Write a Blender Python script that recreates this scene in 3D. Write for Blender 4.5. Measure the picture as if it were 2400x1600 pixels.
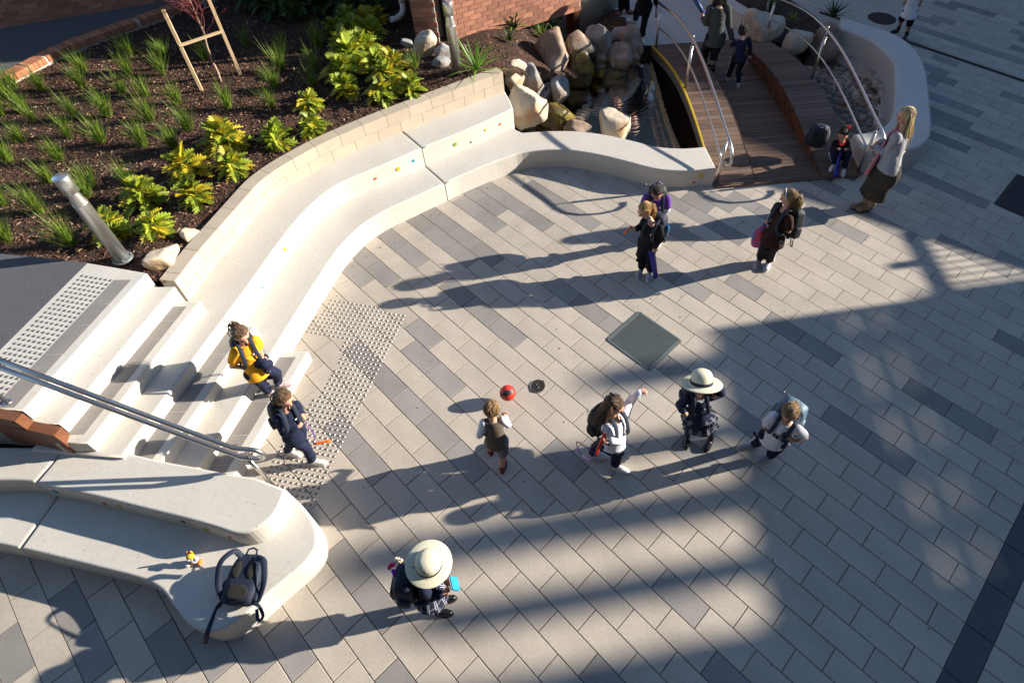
import bpy, bmesh, math, random
from mathutils import Vector, Matrix, noise
from mathutils.geometry import tessellate_polygon
for o in list(bpy.data.objects): bpy.data.objects.remove(o)
SC = bpy.context.scene
COL = SC.collection
RAD = math.radians
random.seed(7)

# ------------------------------------------------------------------ camera
cam = bpy.data.cameras.new('camera')
camo = bpy.data.objects.new('camera', cam); COL.objects.link(camo)
cam.sensor_width = 36.0
cam.lens = 21.578
cam.shift_x = -0.05375
cam.shift_y = -0.04375
cam.clip_start = 0.05
cam.clip_end = 500
camo.matrix_world = Matrix(((0.99997389, 0.00722616, 0.0, 0.0),
                            (-0.00542866, 0.75123157, -0.66001641, 0.0),
                            (-0.00476939, 0.65999918, 0.75125118, 6.1713),
                            (0, 0, 0, 1)))
SC.camera = camo

# ------------------------------------------------------------------ sky, sun, exposure
SUN_AZ, SUN_EL = RAD(9.5), RAD(19.4)
W = bpy.data.worlds.new('World'); SC.world = W; W.use_nodes = True
nt = W.node_tree; nt.nodes.clear()
sky = nt.nodes.new('ShaderNodeTexSky'); sky.sky_type = 'NISHITA'; sky.sun_disc = False
sky.sun_elevation = SUN_EL; sky.sun_rotation = RAD(80.5)
sky.altitude = 50; sky.air_density = 1.0; sky.dust_density = 0.0; sky.ozone_density = 3.2
bg = nt.nodes.new('ShaderNodeBackground'); bg.inputs['Strength'].default_value = 0.10
wo = nt.nodes.new('ShaderNodeOutputWorld')
nt.links.new(sky.outputs[0], bg.inputs[0]); nt.links.new(bg.outputs[0], wo.inputs[0])
sl = bpy.data.lights.new('sun', 'SUN'); sl.energy = 5.0; sl.angle = RAD(0.53); sl.color = (1.0, 0.92, 0.80)
so = bpy.data.objects.new('sun', sl); COL.objects.link(so)
SUNV = Vector((math.cos(SUN_EL)*math.cos(SUN_AZ), math.cos(SUN_EL)*math.sin(SUN_AZ), math.sin(SUN_EL)))
so.rotation_euler = SUNV.to_track_quat('Z', 'Y').to_euler(); so.location = (30, 6, 20)
SC.view_settings.view_transform = 'Standard'; SC.view_settings.look = 'None'
SC.view_settings.gamma = 1.0; SC.view_settings.exposure = 1.25
SC.view_settings.use_curve_mapping = False
SC.render.engine = 'CYCLES'

# ------------------------------------------------------------------ helpers
def tag(o, label=None, cat=None, group=None, kind=None):
    if label: o['label'] = label
    if cat: o['category'] = cat
    if group: o['group'] = group
    if kind: o['kind'] = kind
    return o
def linkobj(name, me, mats, parent=None):
    o = bpy.data.objects.new(name, me); COL.objects.link(o)
    if not isinstance(mats, (list, tuple)): mats = [mats]
    if len(me.materials) == 0:
        for m in mats: me.materials.append(m)
    if parent is not None:
        o.parent = parent
    return o
def mesh_from_bm(name, bm, smooth=False):
    me = bpy.data.meshes.new(name); bm.to_mesh(me); bm.free()
    if smooth:
        me.polygons.foreach_set('use_smooth', [True]*len(me.polygons))
    return me
def obj(name, bm, mats, parent=None, smooth=False):
    return linkobj(name, mesh_from_bm(name, bm, smooth), mats, parent)
def empty(name, loc=(0, 0, 0)):
    o = bpy.data.objects.new(name, None); COL.objects.link(o); o.location = loc
    o.empty_display_size = 0.1
    return o
def part(name, bm, mats, parent, smooth=False):
    """mesh built in world coordinates, parented to a thing that stands somewhere else"""
    o = obj(name, bm, mats, None, smooth); adopt(o, parent); return o
def adopt(o, parent):
    o.parent = parent; o.matrix_parent_inverse = parent.matrix_basis.inverted()
def NB(): return bmesh.new()
def box(bm, c, s, rz=0.0, bev=0.0, mi=0, R=None):
    m = Matrix.Translation(c) @ (R.to_4x4() if R is not None else Matrix.Rotation(rz, 4, 'Z')) @ Matrix.Diagonal((s[0], s[1], s[2], 1))
    r = bmesh.ops.create_cube(bm, size=1.0, matrix=m)
    fs = list({f for v in r['verts'] for f in v.link_faces})
    if bev > 0:
        es = list({e for v in r['verts'] for e in v.link_edges})
        rr = bmesh.ops.bevel(bm, geom=es, offset=bev, segments=2, affect='EDGES', profile=0.5)
        fs = rr['faces'] + [f for f in fs if f.is_valid]
    for f in fs:
        if f.is_valid: f.material_index = mi
    return r['verts']
def frame_for(d):
    d = d.normalized()
    a = Vector((0, 0, 1)) if abs(d.z) < 0.9 else Vector((1, 0, 0))
    u = d.cross(a).normalized(); return u, u.cross(d).normalized()
def tube(bm, pts, rad, seg=8, cap=True, mi=0, flat=None, upv=None):
    """closed tube through pts; rad number or list; flat = (k) squashes across upv"""
    pts = [Vector(p) for p in pts]; n = len(pts)
    if not isinstance(rad, (list, tuple)): rad = [rad]*n
    rings = []; pu = None
    for i, p in enumerate(pts):
        d = (pts[min(i+1, n-1)]-pts[max(i-1, 0)])
        if d.length < 1e-7: d = Vector((0, 0, 1))
        d.normalize()
        if upv is not None:
            u = d.cross(Vector(upv))
            if u.length < 1e-4: u = frame_for(d)[0]
            u.normalize()
        elif pu is None: u = frame_for(d)[0]
        else:
            u = pu - d*pu.dot(d)
            u = u.normalized() if u.length > 1e-5 else frame_for(d)[0]
        pu = u; v = d.cross(u)
        k = 1.0 if flat is None else flat
        rings.append([bm.verts.new(p + (u*math.cos(2*math.pi*j/seg) + v*k*math.sin(2*math.pi*j/seg))*rad[i]) for j in range(seg)])
    for a, b in zip(rings, rings[1:]):
        for j in range(seg):
            f = bm.faces.new((a[j], a[(j+1) % seg], b[(j+1) % seg], b[j])); f.material_index = mi; f.smooth = True
    if cap:
        f = bm.faces.new(rings[0][::-1]); f.material_index = mi
        f = bm.faces.new(rings[-1]); f.material_index = mi
    return rings
def capsule(bm, a, b, ra, rb, seg=12):
    """closed tapered capsule (for remeshing)"""
    a = Vector(a); b = Vector(b); d = b-a; L = d.length
    if L < 1e-5: d = Vector((0, 0, 1)); L = 1e-5
    d = d/L
    pts = []; rs = []
    for k in range(4):
        t = math.pi/2*(1-k/4.0)
        pts.append(a-d*ra*math.sin(t)); rs.append(max(ra*math.cos(t), 0.0008))
    pts.append(a); rs.append(ra); pts.append(b); rs.append(rb)
    for k in range(1, 5):
        t = math.pi/2*k/4.0
        pts.append(b+d*rb*math.sin(t)); rs.append(max(rb*math.cos(t), 0.0008))
    tube(bm, pts, rs, seg)
def ellipsoid(bm, c, axes, R=None, seg=20, ring=12, mi=0):
    m = Matrix.Translation(c) @ (R.to_4x4() if R is not None else Matrix()) @ Matrix.Diagonal((axes[0], axes[1], axes[2], 1))
    r = bmesh.ops.create_uvsphere(bm, u_segments=seg, v_segments=ring, radius=1.0, matrix=m)
    for f in {f for v in r['verts'] for f in v.link_faces}: f.material_index = mi; f.smooth = True
    return r['verts']
def lathe(bm, o, axis, prof, seg=40):
    """closed surface of revolution: prof = [(radius, height)]"""
    axis = Vector(axis).normalized(); u, v = frame_for(axis); o = Vector(o)
    ringloft(bm, [[o+axis*h+(u*math.cos(6.283185*j/seg)+v*math.sin(6.283185*j/seg))*r for j in range(seg)] for r, h in prof])
    bmesh.ops.recalc_face_normals(bm, faces=bm.faces[:])
def ringloft(bm, rings, cap=True):
    vs = [[bm.verts.new(p) for p in r] for r in rings]; n = len(vs[0])
    for a, b in zip(vs, vs[1:]):
        for j in range(n):
            f = bm.faces.new((a[j], a[(j+1) % n], b[(j+1) % n], b[j])); f.smooth = True
    if cap:
        bm.faces.new(vs[0][::-1]); bm.faces.new(vs[-1])
    return vs
def remeshed(name, bm, voxel=0.012, smooth=3, fac=0.5):
    bmesh.ops.recalc_face_normals(bm, faces=bm.faces[:])
    me = bpy.data.meshes.new('tmp'); bm.to_mesh(me); bm.free()
    o = bpy.data.objects.new('tmp', me); COL.objects.link(o)
    m = o.modifiers.new('r', 'REMESH'); m.mode = 'VOXEL'; m.voxel_size = voxel; m.use_smooth_shade = True
    if smooth:
        s = o.modifiers.new('s', 'SMOOTH'); s.factor = fac; s.iterations = smooth
    dg = bpy.context.evaluated_depsgraph_get(); dg.update()
    ev = o.evaluated_get(dg)
    res = bpy.data.meshes.new_from_object(ev); res.name = name
    bpy.data.objects.remove(o); bpy.data.meshes.remove(me)
    res.materials.clear()
    res.polygons.foreach_set('use_smooth', [True]*len(res.polygons))
    return res
def catmull(P, step=0.07, closed=False):
    P = [Vector((p[0], p[1], p[2] if len(p) > 2 else 0)) for p in P]; out = []
    n = len(P)
    rng = range(n if closed else n-1)
    for i in rng:
        p0 = P[(i-1) % n] if (closed or i > 0) else P[0]*2-P[1]
        p1 = P[i]; p2 = P[(i+1) % n]
        p3 = P[(i+2) % n] if (closed or i < n-2) else P[n-1]*2-P[n-2]
        m = max(1, int((p2-p1).length/step))
        for k in range(m):
            t = k/m
            out.append(0.5*((2*p1)+(p2-p0)*t+(2*p0-5*p1+4*p2-p3)*t*t+(3*p1-p0-3*p2+p3)*t**3))
    if not closed: out.append(P[-1].copy())
    return out
def inside(p, poly):
    x, y = p[0], p[1]; c = False; n = len(poly); j = n-1
    for i in range(n):
        xi, yi = poly[i][0], poly[i][1]; xj, yj = poly[j][0], poly[j][1]
        if (yi > y) != (yj > y) and x < (xj-xi)*(y-yi)/(yj-yi)+xi: c = not c
        j = i
    return c
def prism(bm, poly, z0, z1, bev=0.0, segs=3, mi=0):
    """polygon footprint extruded from z0 to z1, top rim rounded"""
    vb = [bm.verts.new((p[0], p[1], z0)) for p in poly]; vt = [bm.verts.new((p[0], p[1], z1)) for p in poly]
    n = len(poly); top = bm.faces.new(vt); bot = bm.faces.new(vb[::-1]); sides = []
    for i in range(n): sides.append(bm.faces.new((vb[i], vb[(i+1) % n], vt[(i+1) % n], vt[i])))
    bmesh.ops.recalc_face_normals(bm, faces=[top, bot]+sides)
    fs = [top, bot]+sides
    if bev > 0:
        es = [e for e in top.edges]
        r = bmesh.ops.bevel(bm, geom=es, offset=bev, segments=segs, affect='EDGES', profile=0.5, clamp_overlap=True)
        for f in r['faces']: f.smooth = True
        fs = fs+r['faces']
    for f in fs:
        if f.is_valid: f.material_index = mi
    for f in sides:
        if f.is_valid: f.smooth = True
    return top

# ------------------------------------------------------------------ materials
MATS = {}
def mat(name, col, rough=0.8, metal=0.0, var=0.0, vscale=6.0, bump=0.0, bscale=60.0, spec=0.4, col2=None, objvar=0.0,
        spots=0.0, spotscale=40.0, sheen=0.0, aniso=None, detail=6.0, coat=0.0, c2fac=(0.45, 0.62), islandvar=0.0, trans=0.0):
    if name in MATS: return MATS[name]
    m = bpy.data.materials.new(name); m.use_nodes = True; n = m.node_tree.nodes; L = m.node_tree.links
    b = n['Principled BSDF']
    b.inputs['Roughness'].default_value = rough; b.inputs['Metallic'].default_value = metal
    b.inputs['Specular IOR Level'].default_value = spec
    if sheen: b.inputs['Sheen Weight'].default_value = sheen
    if coat: b.inputs['Coat Weight'].default_value = coat; b.inputs['Coat Roughness'].default_value = 0.08
    tc = n.new('ShaderNodeTexCoord'); mp = n.new('ShaderNodeMapping')
    L.new(tc.outputs['Object'], mp.inputs[0])
    if aniso: mp.inputs['Scale'].default_value = aniso
    cur = None
    rgb = n.new('ShaderNodeRGB'); rgb.outputs[0].default_value = (*col, 1); cur = rgb.outputs[0]
    if col2 is not None:
        nz = n.new('ShaderNodeTexNoise'); nz.inputs['Scale'].default_value = vscale*0.7; nz.inputs['Detail'].default_value = detail
        L.new(mp.outputs[0], nz.inputs['Vector'])
        rp = n.new('ShaderNodeMapRange'); rp.inputs[1].default_value = c2fac[0]; rp.inputs[2].default_value = c2fac[1]
        L.new(nz.outputs[0], rp.inputs[0])
        mx = n.new('ShaderNodeMix'); mx.data_type = 'RGBA'; mx.inputs[7].default_value = (*col2, 1)
        L.new(rp.outputs[0], mx.inputs[0]); L.new(cur, mx.inputs[6]); cur = mx.outputs[2]
    val = None
    def mulval(sock, lo, hi, a=0.0, bb=1.0):
        nonlocal val
        r = n.new('ShaderNodeMapRange'); r.inputs[1].default_value = a; r.inputs[2].default_value = bb
        r.inputs[3].default_value = lo; r.inputs[4].default_value = hi; L.new(sock, r.inputs[0])
        if val is None: val = r.outputs[0]
        else:
            q = n.new('ShaderNodeMath'); q.operation = 'MULTIPLY'; L.new(val, q.inputs[0]); L.new(r.outputs[0], q.inputs[1]); val = q.outputs[0]
    if var > 0:
        nz = n.new('ShaderNodeTexNoise'); nz.inputs['Scale'].default_value = vscale; nz.inputs['Detail'].default_value = detail
        L.new(mp.outputs[0], nz.inputs['Vector']); mulval(nz.outputs[0], 1-var, 1+var, 0.25, 0.75)
        nz = n.new('ShaderNodeTexNoise'); nz.inputs['Scale'].default_value = vscale*14; nz.inputs['Detail'].default_value = 3
        L.new(mp.outputs[0], nz.inputs['Vector']); mulval(nz.outputs[0], 1-var*0.8, 1+var*0.8, 0.25, 0.75)
    if objvar > 0:
        oi = n.new('ShaderNodeObjectInfo'); mulval(oi.outputs['Random'], 1-objvar, 1+objvar)
    if islandvar > 0:
        ge = n.new('ShaderNodeNewGeometry'); mulval(ge.outputs['Random Per Island'], 1-islandvar, 1+islandvar)
    if spots > 0:
        vo = n.new('ShaderNodeTexVoronoi'); vo.inputs['Scale'].default_value = spotscale
        L.new(mp.outputs[0], vo.inputs['Vector'])
        mulval(vo.outputs['Distance'], 1-spots, 1.0, 0.05, 0.16)
    if val is not None:
        hs = n.new('ShaderNodeHueSaturation'); L.new(cur, hs.inputs['Color']); L.new(val, hs.inputs['Value']); cur = hs.outputs[0]
    L.new(cur, b.inputs['Base Color'])
    if trans:
        b.inputs['Subsurface Weight'].default_value = 0.0
        tr = n.new('ShaderNodeBsdfTranslucent'); L.new(cur, tr.inputs[0])
        ms = n.new('ShaderNodeMixShader'); ms.inputs[0].default_value = trans
        L.new(b.outputs[0], ms.inputs[1]); L.new(tr.outputs[0], ms.inputs[2])
        L.new(ms.outputs[0], n['Material Output'].inputs[0])
    if bump > 0:
        nz = n.new('ShaderNodeTexNoise'); nz.inputs['Scale'].default_value = bscale; nz.inputs['Detail'].default_value = 5
        L.new(mp.outputs[0], nz.inputs['Vector'])
        bp = n.new('ShaderNodeBump'); bp.inputs['Strength'].default_value = bump; bp.inputs['Distance'].default_value = 0.02
        L.new(nz.outputs[0], bp.inputs['Height']); L.new(bp.outputs[0], b.inputs['Normal'])
    MATS[name] = m; return m

M_beige = mat('paver_beige', (0.43, 0.375, 0.31), 0.85, var=0.11, vscale=2.2, bump=0.12, bscale=160, objvar=0.05, islandvar=0.06)
M_grey = mat('paver_grey', (0.255, 0.235, 0.215), 0.82, var=0.10, vscale=3.0, bump=0.12, bscale=160, objvar=0.10, islandvar=0.12)
M_dark = mat('paver_charcoal', (0.085, 0.09, 0.10), 0.8, var=0.10, vscale=3.0, bump=0.12, bscale=160, objvar=0.06)
M_joint = mat('joint_sand', (0.13, 0.115, 0.095), 0.95, var=0.2, vscale=30)
M_conc = mat('pale_concrete', (0.53, 0.50, 0.445), 0.8, var=0.06, vscale=1.6, bump=0.1, bscale=90, spots=0.35, spotscale=14, col2=(0.53, 0.48, 0.40), c2fac=(0.5, 0.8))
M_step = mat('step_concrete', (0.56, 0.53, 0.47), 0.8, var=0.06, vscale=2.0, bump=0.1, bscale=90, spots=0.3, spotscale=11, col2=(0.50, 0.44, 0.36), c2fac=(0.52, 0.85))
M_block = mat('split_block', (0.46, 0.385, 0.295), 0.88, var=0.06, vscale=5, bump=0.25, bscale=120, objvar=0.05)
M_cap = mat('cap_block', (0.44, 0.375, 0.31), 0.88, var=0.08, vscale=5, bump=0.25, bscale=140, objvar=0.06)
M_mortar = mat('mortar', (0.55, 0.50, 0.42), 0.9, var=0.1)
M_asph = mat('asphalt', (0.10, 0.10, 0.105), 0.85, var=0.15, vscale=30, bump=0.4, bscale=220)
M_soil = mat('bark_soil', (0.036, 0.018, 0.012), 0.95, var=0.5, vscale=14, bump=1.0, bscale=70, col2=(0.075, 0.036, 0.022))
M_chip = mat('bark_chip', (0.092, 0.042, 0.026), 0.9, var=0.2, vscale=20, islandvar=0.65)
M_chip2 = mat('bark_chip_pale', (0.32, 0.21, 0.13), 0.85, var=0.2, vscale=20, islandvar=0.4)
M_brick = mat('red_brick', (0.28, 0.125, 0.08), 0.88, var=0.14, vscale=9, bump=0.3, bscale=120, objvar=0.3, islandvar=0.3)
M_brick2 = mat('orange_brick', (0.42, 0.17, 0.085), 0.88, var=0.14, vscale=9, bump=0.3, bscale=120, objvar=0.25)
M_bmort = mat('brick_mortar', (0.50, 0.45, 0.38), 0.95, var=0.1, vscale=10)
M_steel = mat('brushed_steel', (0.74, 0.73, 0.71), 0.42, 1.0, var=0.05, vscale=3, aniso=(1, 1, 30))
M_rail = mat('polished_steel', (0.60, 0.57, 0.53), 0.30, 1.0)
M_galv = mat('galvanised', (0.17, 0.195, 0.185), 0.55, 0.5, var=0.1, vscale=12)
M_iron = mat('cast_iron', (0.05, 0.042, 0.035), 0.6, 0.6, var=0.2, vscale=30, bump=0.3)
M_ironr = mat('rusty_iron', (0.055, 0.038, 0.03), 0.8, 0.3, var=0.2, vscale=20, bump=0.3)
M_wood = mat('deck_timber', (0.15, 0.092, 0.062), 0.65, var=0.16, vscale=5, bump=0.25, bscale=40, objvar=0.28, aniso=(1, 9, 1))
M_wood2 = mat('bench_timber', (0.15, 0.056, 0.024), 0.5, var=0.12, vscale=5, bump=0.15, bscale=40, aniso=(1, 8, 8), objvar=0.1)
M_stake = mat('stake_timber', (0.56, 0.40, 0.235), 0.75, var=0.1, vscale=5, aniso=(6, 6, 1), bump=0.15)
M_rust = mat('rusted_steel', (0.13, 0.045, 0.014), 0.85, var=0.3, vscale=10, bump=0.3, col2=(0.05, 0.022, 0.012))
M_fascia = mat('steel_fascia', (0.10, 0.105, 0.10), 0.6, 0.3, var=0.15, vscale=6)
M_yellow = mat('yellow_paint', (0.55, 0.38, 0.02), 0.6, var=0.15, vscale=12)
M_white = mat('white_paint', (0.75, 0.72, 0.66), 0.5, var=0.04)
M_render = mat('rendered_wall', (0.50, 0.46, 0.38), 0.85, var=0.06, bump=0.1)
M_path = mat('path_concrete', (0.42, 0.40, 0.37), 0.85, var=0.06, vscale=3, bump=0.15, bscale=150)
M_bldg = mat('distant_render', (0.20, 0.21, 0.22), 0.9, var=0.05)
M_stud = mat('stud_steel', (0.24, 0.22, 0.20), 0.40, 0.8)
M_leaf = mat('lobed_leaf', (0.27, 0.33, 0.03), 0.42, var=0.25, vscale=9, islandvar=0.35, objvar=0.2, spec=0.5, trans=0.3)
M_leafy = mat('yellow_leaf', (0.50, 0.40, 0.025), 0.45, var=0.2, vscale=9, islandvar=0.25, spec=0.5, trans=0.3)
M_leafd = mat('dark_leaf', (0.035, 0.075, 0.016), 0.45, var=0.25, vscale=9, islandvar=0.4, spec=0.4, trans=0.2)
M_stem = mat('leaf_stem', (0.20, 0.26, 0.05), 0.5)
M_grass = mat('tuft_blade', (0.15, 0.235, 0.025), 0.5, var=0.15, vscale=9, islandvar=0.5, objvar=0.15, trans=0.35)
M_grassd = mat('dry_blade', (0.34, 0.27, 0.13), 0.7, islandvar=0.35, trans=0.25)
M_yucca = mat('yucca_blade', (0.16, 0.33, 0.03), 0.38, islandvar=0.3, spec=0.5, trans=0.3)
M_twig = mat('red_twig', (0.17, 0.035, 0.035), 0.6, var=0.2, vscale=20)
M_bark = mat('young_bark', (0.33, 0.23, 0.16), 0.85, var=0.25, vscale=20, bump=0.3)
M_rockw = mat('sandstone_pale', (0.50, 0.42, 0.32), 0.88, var=0.16, vscale=3.0, bump=0.6, bscale=14, col2=(0.43, 0.22, 0.09), c2fac=(0.52, 0.72))
M_rockg = mat('stone_grey', (0.27, 0.275, 0.28), 0.85, var=0.16, vscale=4.0, bump=0.5, bscale=16, col2=(0.20, 0.16, 0.13))
M_rockb = mat('stone_brown', (0.235, 0.165, 0.115), 0.85, var=0.2, vscale=4.0, bump=0.5, bscale=16, col2=(0.33, 0.26, 0.21))
M_rockm = mat('mossy_stone', (0.085, 0.06, 0.025), 0.35, var=0.3, vscale=6, bump=0.5, bscale=25, col2=(0.16, 0.12, 0.02))
M_peb = mat('pebble', (0.22, 0.165, 0.12), 0.7, var=0.15, vscale=15, objvar=0.45, col2=(0.24, 0.15, 0.10))
M_bed = mat('pond_bed', (0.02, 0.017, 0.011), 0.9, var=0.5, vscale=6, bump=0.5, bscale=30, col2=(0.05, 0.032, 0.014))
M_backdrop = mat('backdrop_dark', (0.05, 0.055, 0.05), 0.9, var=.2)  # dark tone for the unseen block mirrored in the pond
M_label = mat('pale_label', (0.6, 0.6, 0.58), 0.6)
# ================================================================== SETTING
# paving grid: u runs along the long joints, v across the rows (metres, world XY)
U = Vector((0.71582144, -0.69828337)); V = Vector((-0.69828337, -0.71582144)); O0 = Vector((1.29464, 2.29228)); PS = 0.25
def guv(u, v): return O0 + (U*u + V*v)*PS
def uvof(x, y):
    d = Vector((x, y))-O0; return d.dot(U)/PS, d.dot(V)/PS

# footprints -------------------------------------------------------
T1F = [(-3.83, 2.62), (-3.53, 4.0), (-3.33, 5.0), (-3.2, 5.62), (-3.09, 6.05), (-2.93, 6.42), (-2.79, 6.62), (-2.61, 6.81), (-2.37, 7.0), (-2.03, 7.27), (-1.84, 7.42), (-1.65, 7.58), (-1.2, 7.9), (-.94, 8.06), (-.7, 8.19), (-.38, 8.25), (.05, 8.24), (.5, 8.12), (.95, 7.93), (1.38, 7.74), (1.72, 7.69), (2.0, 7.70), (2.32, 7.74)]
T1B = [(2.24, 8.31), (1.87, 8.27), (1.46, 8.32), (1.13, 8.47), (.66, 8.66), (.18, 8.77), (-.31, 8.78), (-.72, 8.74)]
WB = [(-1.16, 9.67), (-1.46, 9.42), (-2.08, 8.95), (-2.7, 8.45), (-3.34, 7.95), (-3.61, 7.7), (-3.91, 7.38), (-4.12, 7.0), (-4.3, 6.7), (-4.41, 6.22), (-4.54, 5.69), (-4.7, 4.85)]
WF = [(-1.03, 9.46), (-1.29, 9.27), (-1.68, 8.97), (-2.3, 8.5), (-2.94, 7.99), (-3.3, 7.67), (-3.52, 7.46), (-3.74, 7.2), (-3.97, 6.89), (-4.12, 6.59), (-4.22, 6.18), (-4.33, 5.7), (-4.42, 5.3), (-4.5, 4.80)]
T2F = [(-4.355, 2.80), (-4.1, 4.0), (-3.886, 5.0), (-3.78, 5.55), (-3.66, 6.1), (-3.5, 6.58), (-3.26, 6.98), (-2.83, 7.34), (-2.47, 7.62), (-2.19, 7.86), (-1.88, 8.09), (-1.45, 8.42), (-1.02, 8.79), (-.86, 8.94)]
POND = [(2.35, 8.2), (1.87, 8.2), (1.46, 8.2), (1.1, 8.4), (.66, 8.55), (.18, 8.65), (-.31, 8.68), (-.9, 8.85), (-1.15, 9.6), (-.95, 10.4), (-.3, 11.0), (.5, 11.3), (1.2, 11.9), (1.6, 12.3), (4.1, 12.6), (5.0, 12.75), (5.55, 12.3), (5.95, 11.8), (6.2, 11.2), (6.15, 10.7), (5.95, 9.9), (5.6, 9.1), (5.2, 8.75), (4.68, 8.3), (4.7, 8.05), (2.4, 7.9)]

# ground sheet with the pond opening -------------------------------
bm = NB()
outer = [(-60, -45), (70, -45), (70, 80), (-60, 80)]
tri = tessellate_polygon([[Vector((p[0], p[1], 0)) for p in outer], [Vector((p[0], p[1], 0)) for p in POND]])
allp = outer+POND; vs = [bm.verts.new((p[0], p[1], -0.010)) for p in allp]
for t in tri:
    try: bm.faces.new([vs[i] for i in t])
    except ValueError: pass
bmesh.ops.recalc_face_normals(bm, faces=bm.faces[:])
for f in bm.faces:
    if f.normal.z < 0: f.normal_flip()
ground = tag(obj('ground', bm, M_joint), kind='structure')

# pavers -----------------------------------------------------------
GREY = [(-2.55, 6.595), (-2.22, 6.257), (-2.164, 6.887), (-1.868, 6.623), (-1.501, 6.256), (-1.881, 7.031), (-1.503, 6.642), (-1.153, 6.275), (-2.108, 7.183), (-1.508, 7.329), (-1.144, 6.973), (-1.431, 7.591), (-1.142, 7.377), (-1.166, 7.695), (-0.93, 7.505), (-2.85, 6.204), (-2.541, 5.881), (-2.909, 5.906), (-1.849, 4.894), (-1.496, 5.531), (-1.134, 5.166), (-0.769, 4.796), (-0.788, 7.321), (-0.452, 6.978), (-0.43, 7.768), (-0.083, 7.365), (0.253, 6.983), (0.925, 6.64), (-0.067, 5.513), (0.29, 5.165), (0.562, 4.908), (1.409, 5.842), (1.747, 7.319), (1.372, 6.053), (1.873, 7.343), (2.021, 6.988), (2.386, 6.601), (2.689, 7.438), (2.45, 7.234), (2.967, 7.152), (3.813, 7.4), (3.668, 7.17), (4.281, 7.553), (4.105, 6.748), (1.794, 6.584), (1.748, 5.496), (2.403, 5.548), (2.805, 4.869), (3.057, 4.641), (5.532, 8.035), (5.794, 7.807), (6.049, 7.586), (6.318, 7.346), (5.261, 7.676), (4.873, 6.74), (4.559, 6.961), (4.291, 6.581), (5.546, 6.385), (5.901, 6.029), (6.262, 6.111), (5.592, 4.721), (8.875, 14.337), (9.284, 14.019), (8.599, 14.03), (8.249, 13.651), (7.936, 13.286), (7.597, 12.959), (7.915, 12.706), (8.226, 12.459), (8.53, 12.172), (8.846, 11.983), (9.091, 11.71), (7.45, 12.281), (7.56, 11.666), (7.245, 11.262), (7.072, 10.934), (7.319, 10.87), (6.938, 10.29), (7.255, 9.899), (8.314, 10.328), (6.699, 9.798), (6.968, 9.549), (6.612, 9.485), (6.933, 9.244), (7.313, 8.913), (7.533, 8.597), (6.362, 9.054), (6.592, 8.795), (9.941, 13.255), (9.637, 12.828), (9.539, 12.439), (9.311, 12.114), (5.558, 8.202), (-1.843, 4.445), (-1.477, 4.099), (-2.141, 4.066), (-1.831, 3.757), (-1.467, 3.396), (-1.106, 3.039), (-2.446, 3.303), (-2.169, 3.047), (-2.52, 4.443), (-2.316, 4.295), (-0.031, 3.05), (1.153, 4.305), (1.304, 4.232), (1.191, 3.117), (3.054, 4.526), (3.081, 3.489), (1.836, 3.683), (2.034, 3.484), (1.805, 2.985), (3.28, 3.351), (3.499, 3.112), (4.182, 3.824), (4.547, 3.484), (5.547, 4.571), (-2.09, 1.988), (-1.8, 1.644), (-1.484, 1.056), (-3.095, 1.148), (-2.772, 1.155), (-2.413, 1.169), (-4.98, 1.313), (-4.754, 1.75), (-4.28, 1.3), (-3.726, 1.393), (0.958, 1.73), (0.311, 1.045), (1.375, 1.038)]
greyset = set()
for (x, y) in GREY:
    u, v = uvof(x, y); vi = math.floor(v); k = math.floor(u)
    if (k-vi) % 2: k -= 1
    greyset.add((k, vi))
def paver_mesh(name, lx, ly, m, var):
    bm = NB()
    h = 0.02
    rr = random.Random(var)
    vsz = []
    for (sx, sy) in ((-1, -1), (1, -1), (1, 1), (-1, 1)):
        vsz.append(bm.verts.new((sx*lx/2, sy*ly/2, -h)))
    b0 = [bm.verts.new((v.co.x, v.co.y, -0.003)) for v in vsz]
    t0 = [bm.verts.new((v.co.x-math.copysign(.003, v.co.x), v.co.y-math.copysign(.003, v.co.y), rr.uniform(-.0006, .0006))) for v in vsz]
    bm.faces.new(t0)
    for a, b in ((vsz, b0), (b0, t0)):
        for i in range(4): bm.faces.new((a[i], a[(i+1) % 4], b[(i+1) % 4], b[i]))
    me = mesh_from_bm(name, bm); me.materials.append(m); return me
PM = {}
for kind, m in (('b', M_beige), ('g', M_grey), ('d', M_dark)):
    PM[kind] = [paver_mesh('paver', 0.4925, 0.2425, m, i) for i in range(3)]
PM['e'] = [paver_mesh('paver', 0.4925, 0.2425, M_dark, 9)]
raised = [(p[0], p[1]) for p in T1F[:12]]+[(-1.5, 8.3), (-1.3, 9.0)]+WB+[(-5.0, 3.3), (-7, 3), (-20, 2.6), (-20, 2.0), (-5.4, 2.0)]
inner_pond = POND
def pv_ok(x, y):
    if inside((x, y), inner_pond): return False
    if x < -3.6 and y > 3.2: return False
    if x < -2.0 and y > 8.3: return False
    if y > 9.2 and x < 1.2: return False
    if 2.5 < x < 4.65 and 8.0 < y < 12.4: return False
    if y > 12.3 and x < 4.9: return False
    if y > 15.5+0.0*x and x < 4.9: return False
    return True
import itertools
cands = []
ang = math.atan2(U.y, U.x)
for vi in range(-70, 45):
    for k in range(-60, 70):
        if (k-vi) % 2: continue
        c = guv(k+1, vi+.5)
        if not (-7.5 < c.x < 13 and -.3 < c.y < 18.5): continue
        if c.x > 3.2+ (c.y*0.62): 
            if c.x > 4.6+c.y*0.62: continue
        # charcoal soldier course crosses the field at u = 9..10
        if k+1 in (9, 10) and vi > -30: continue
        if k == 9 and vi > -30: continue
        if not pv_ok(c.x, c.y): continue
        cands.append((k, vi, c))
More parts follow.
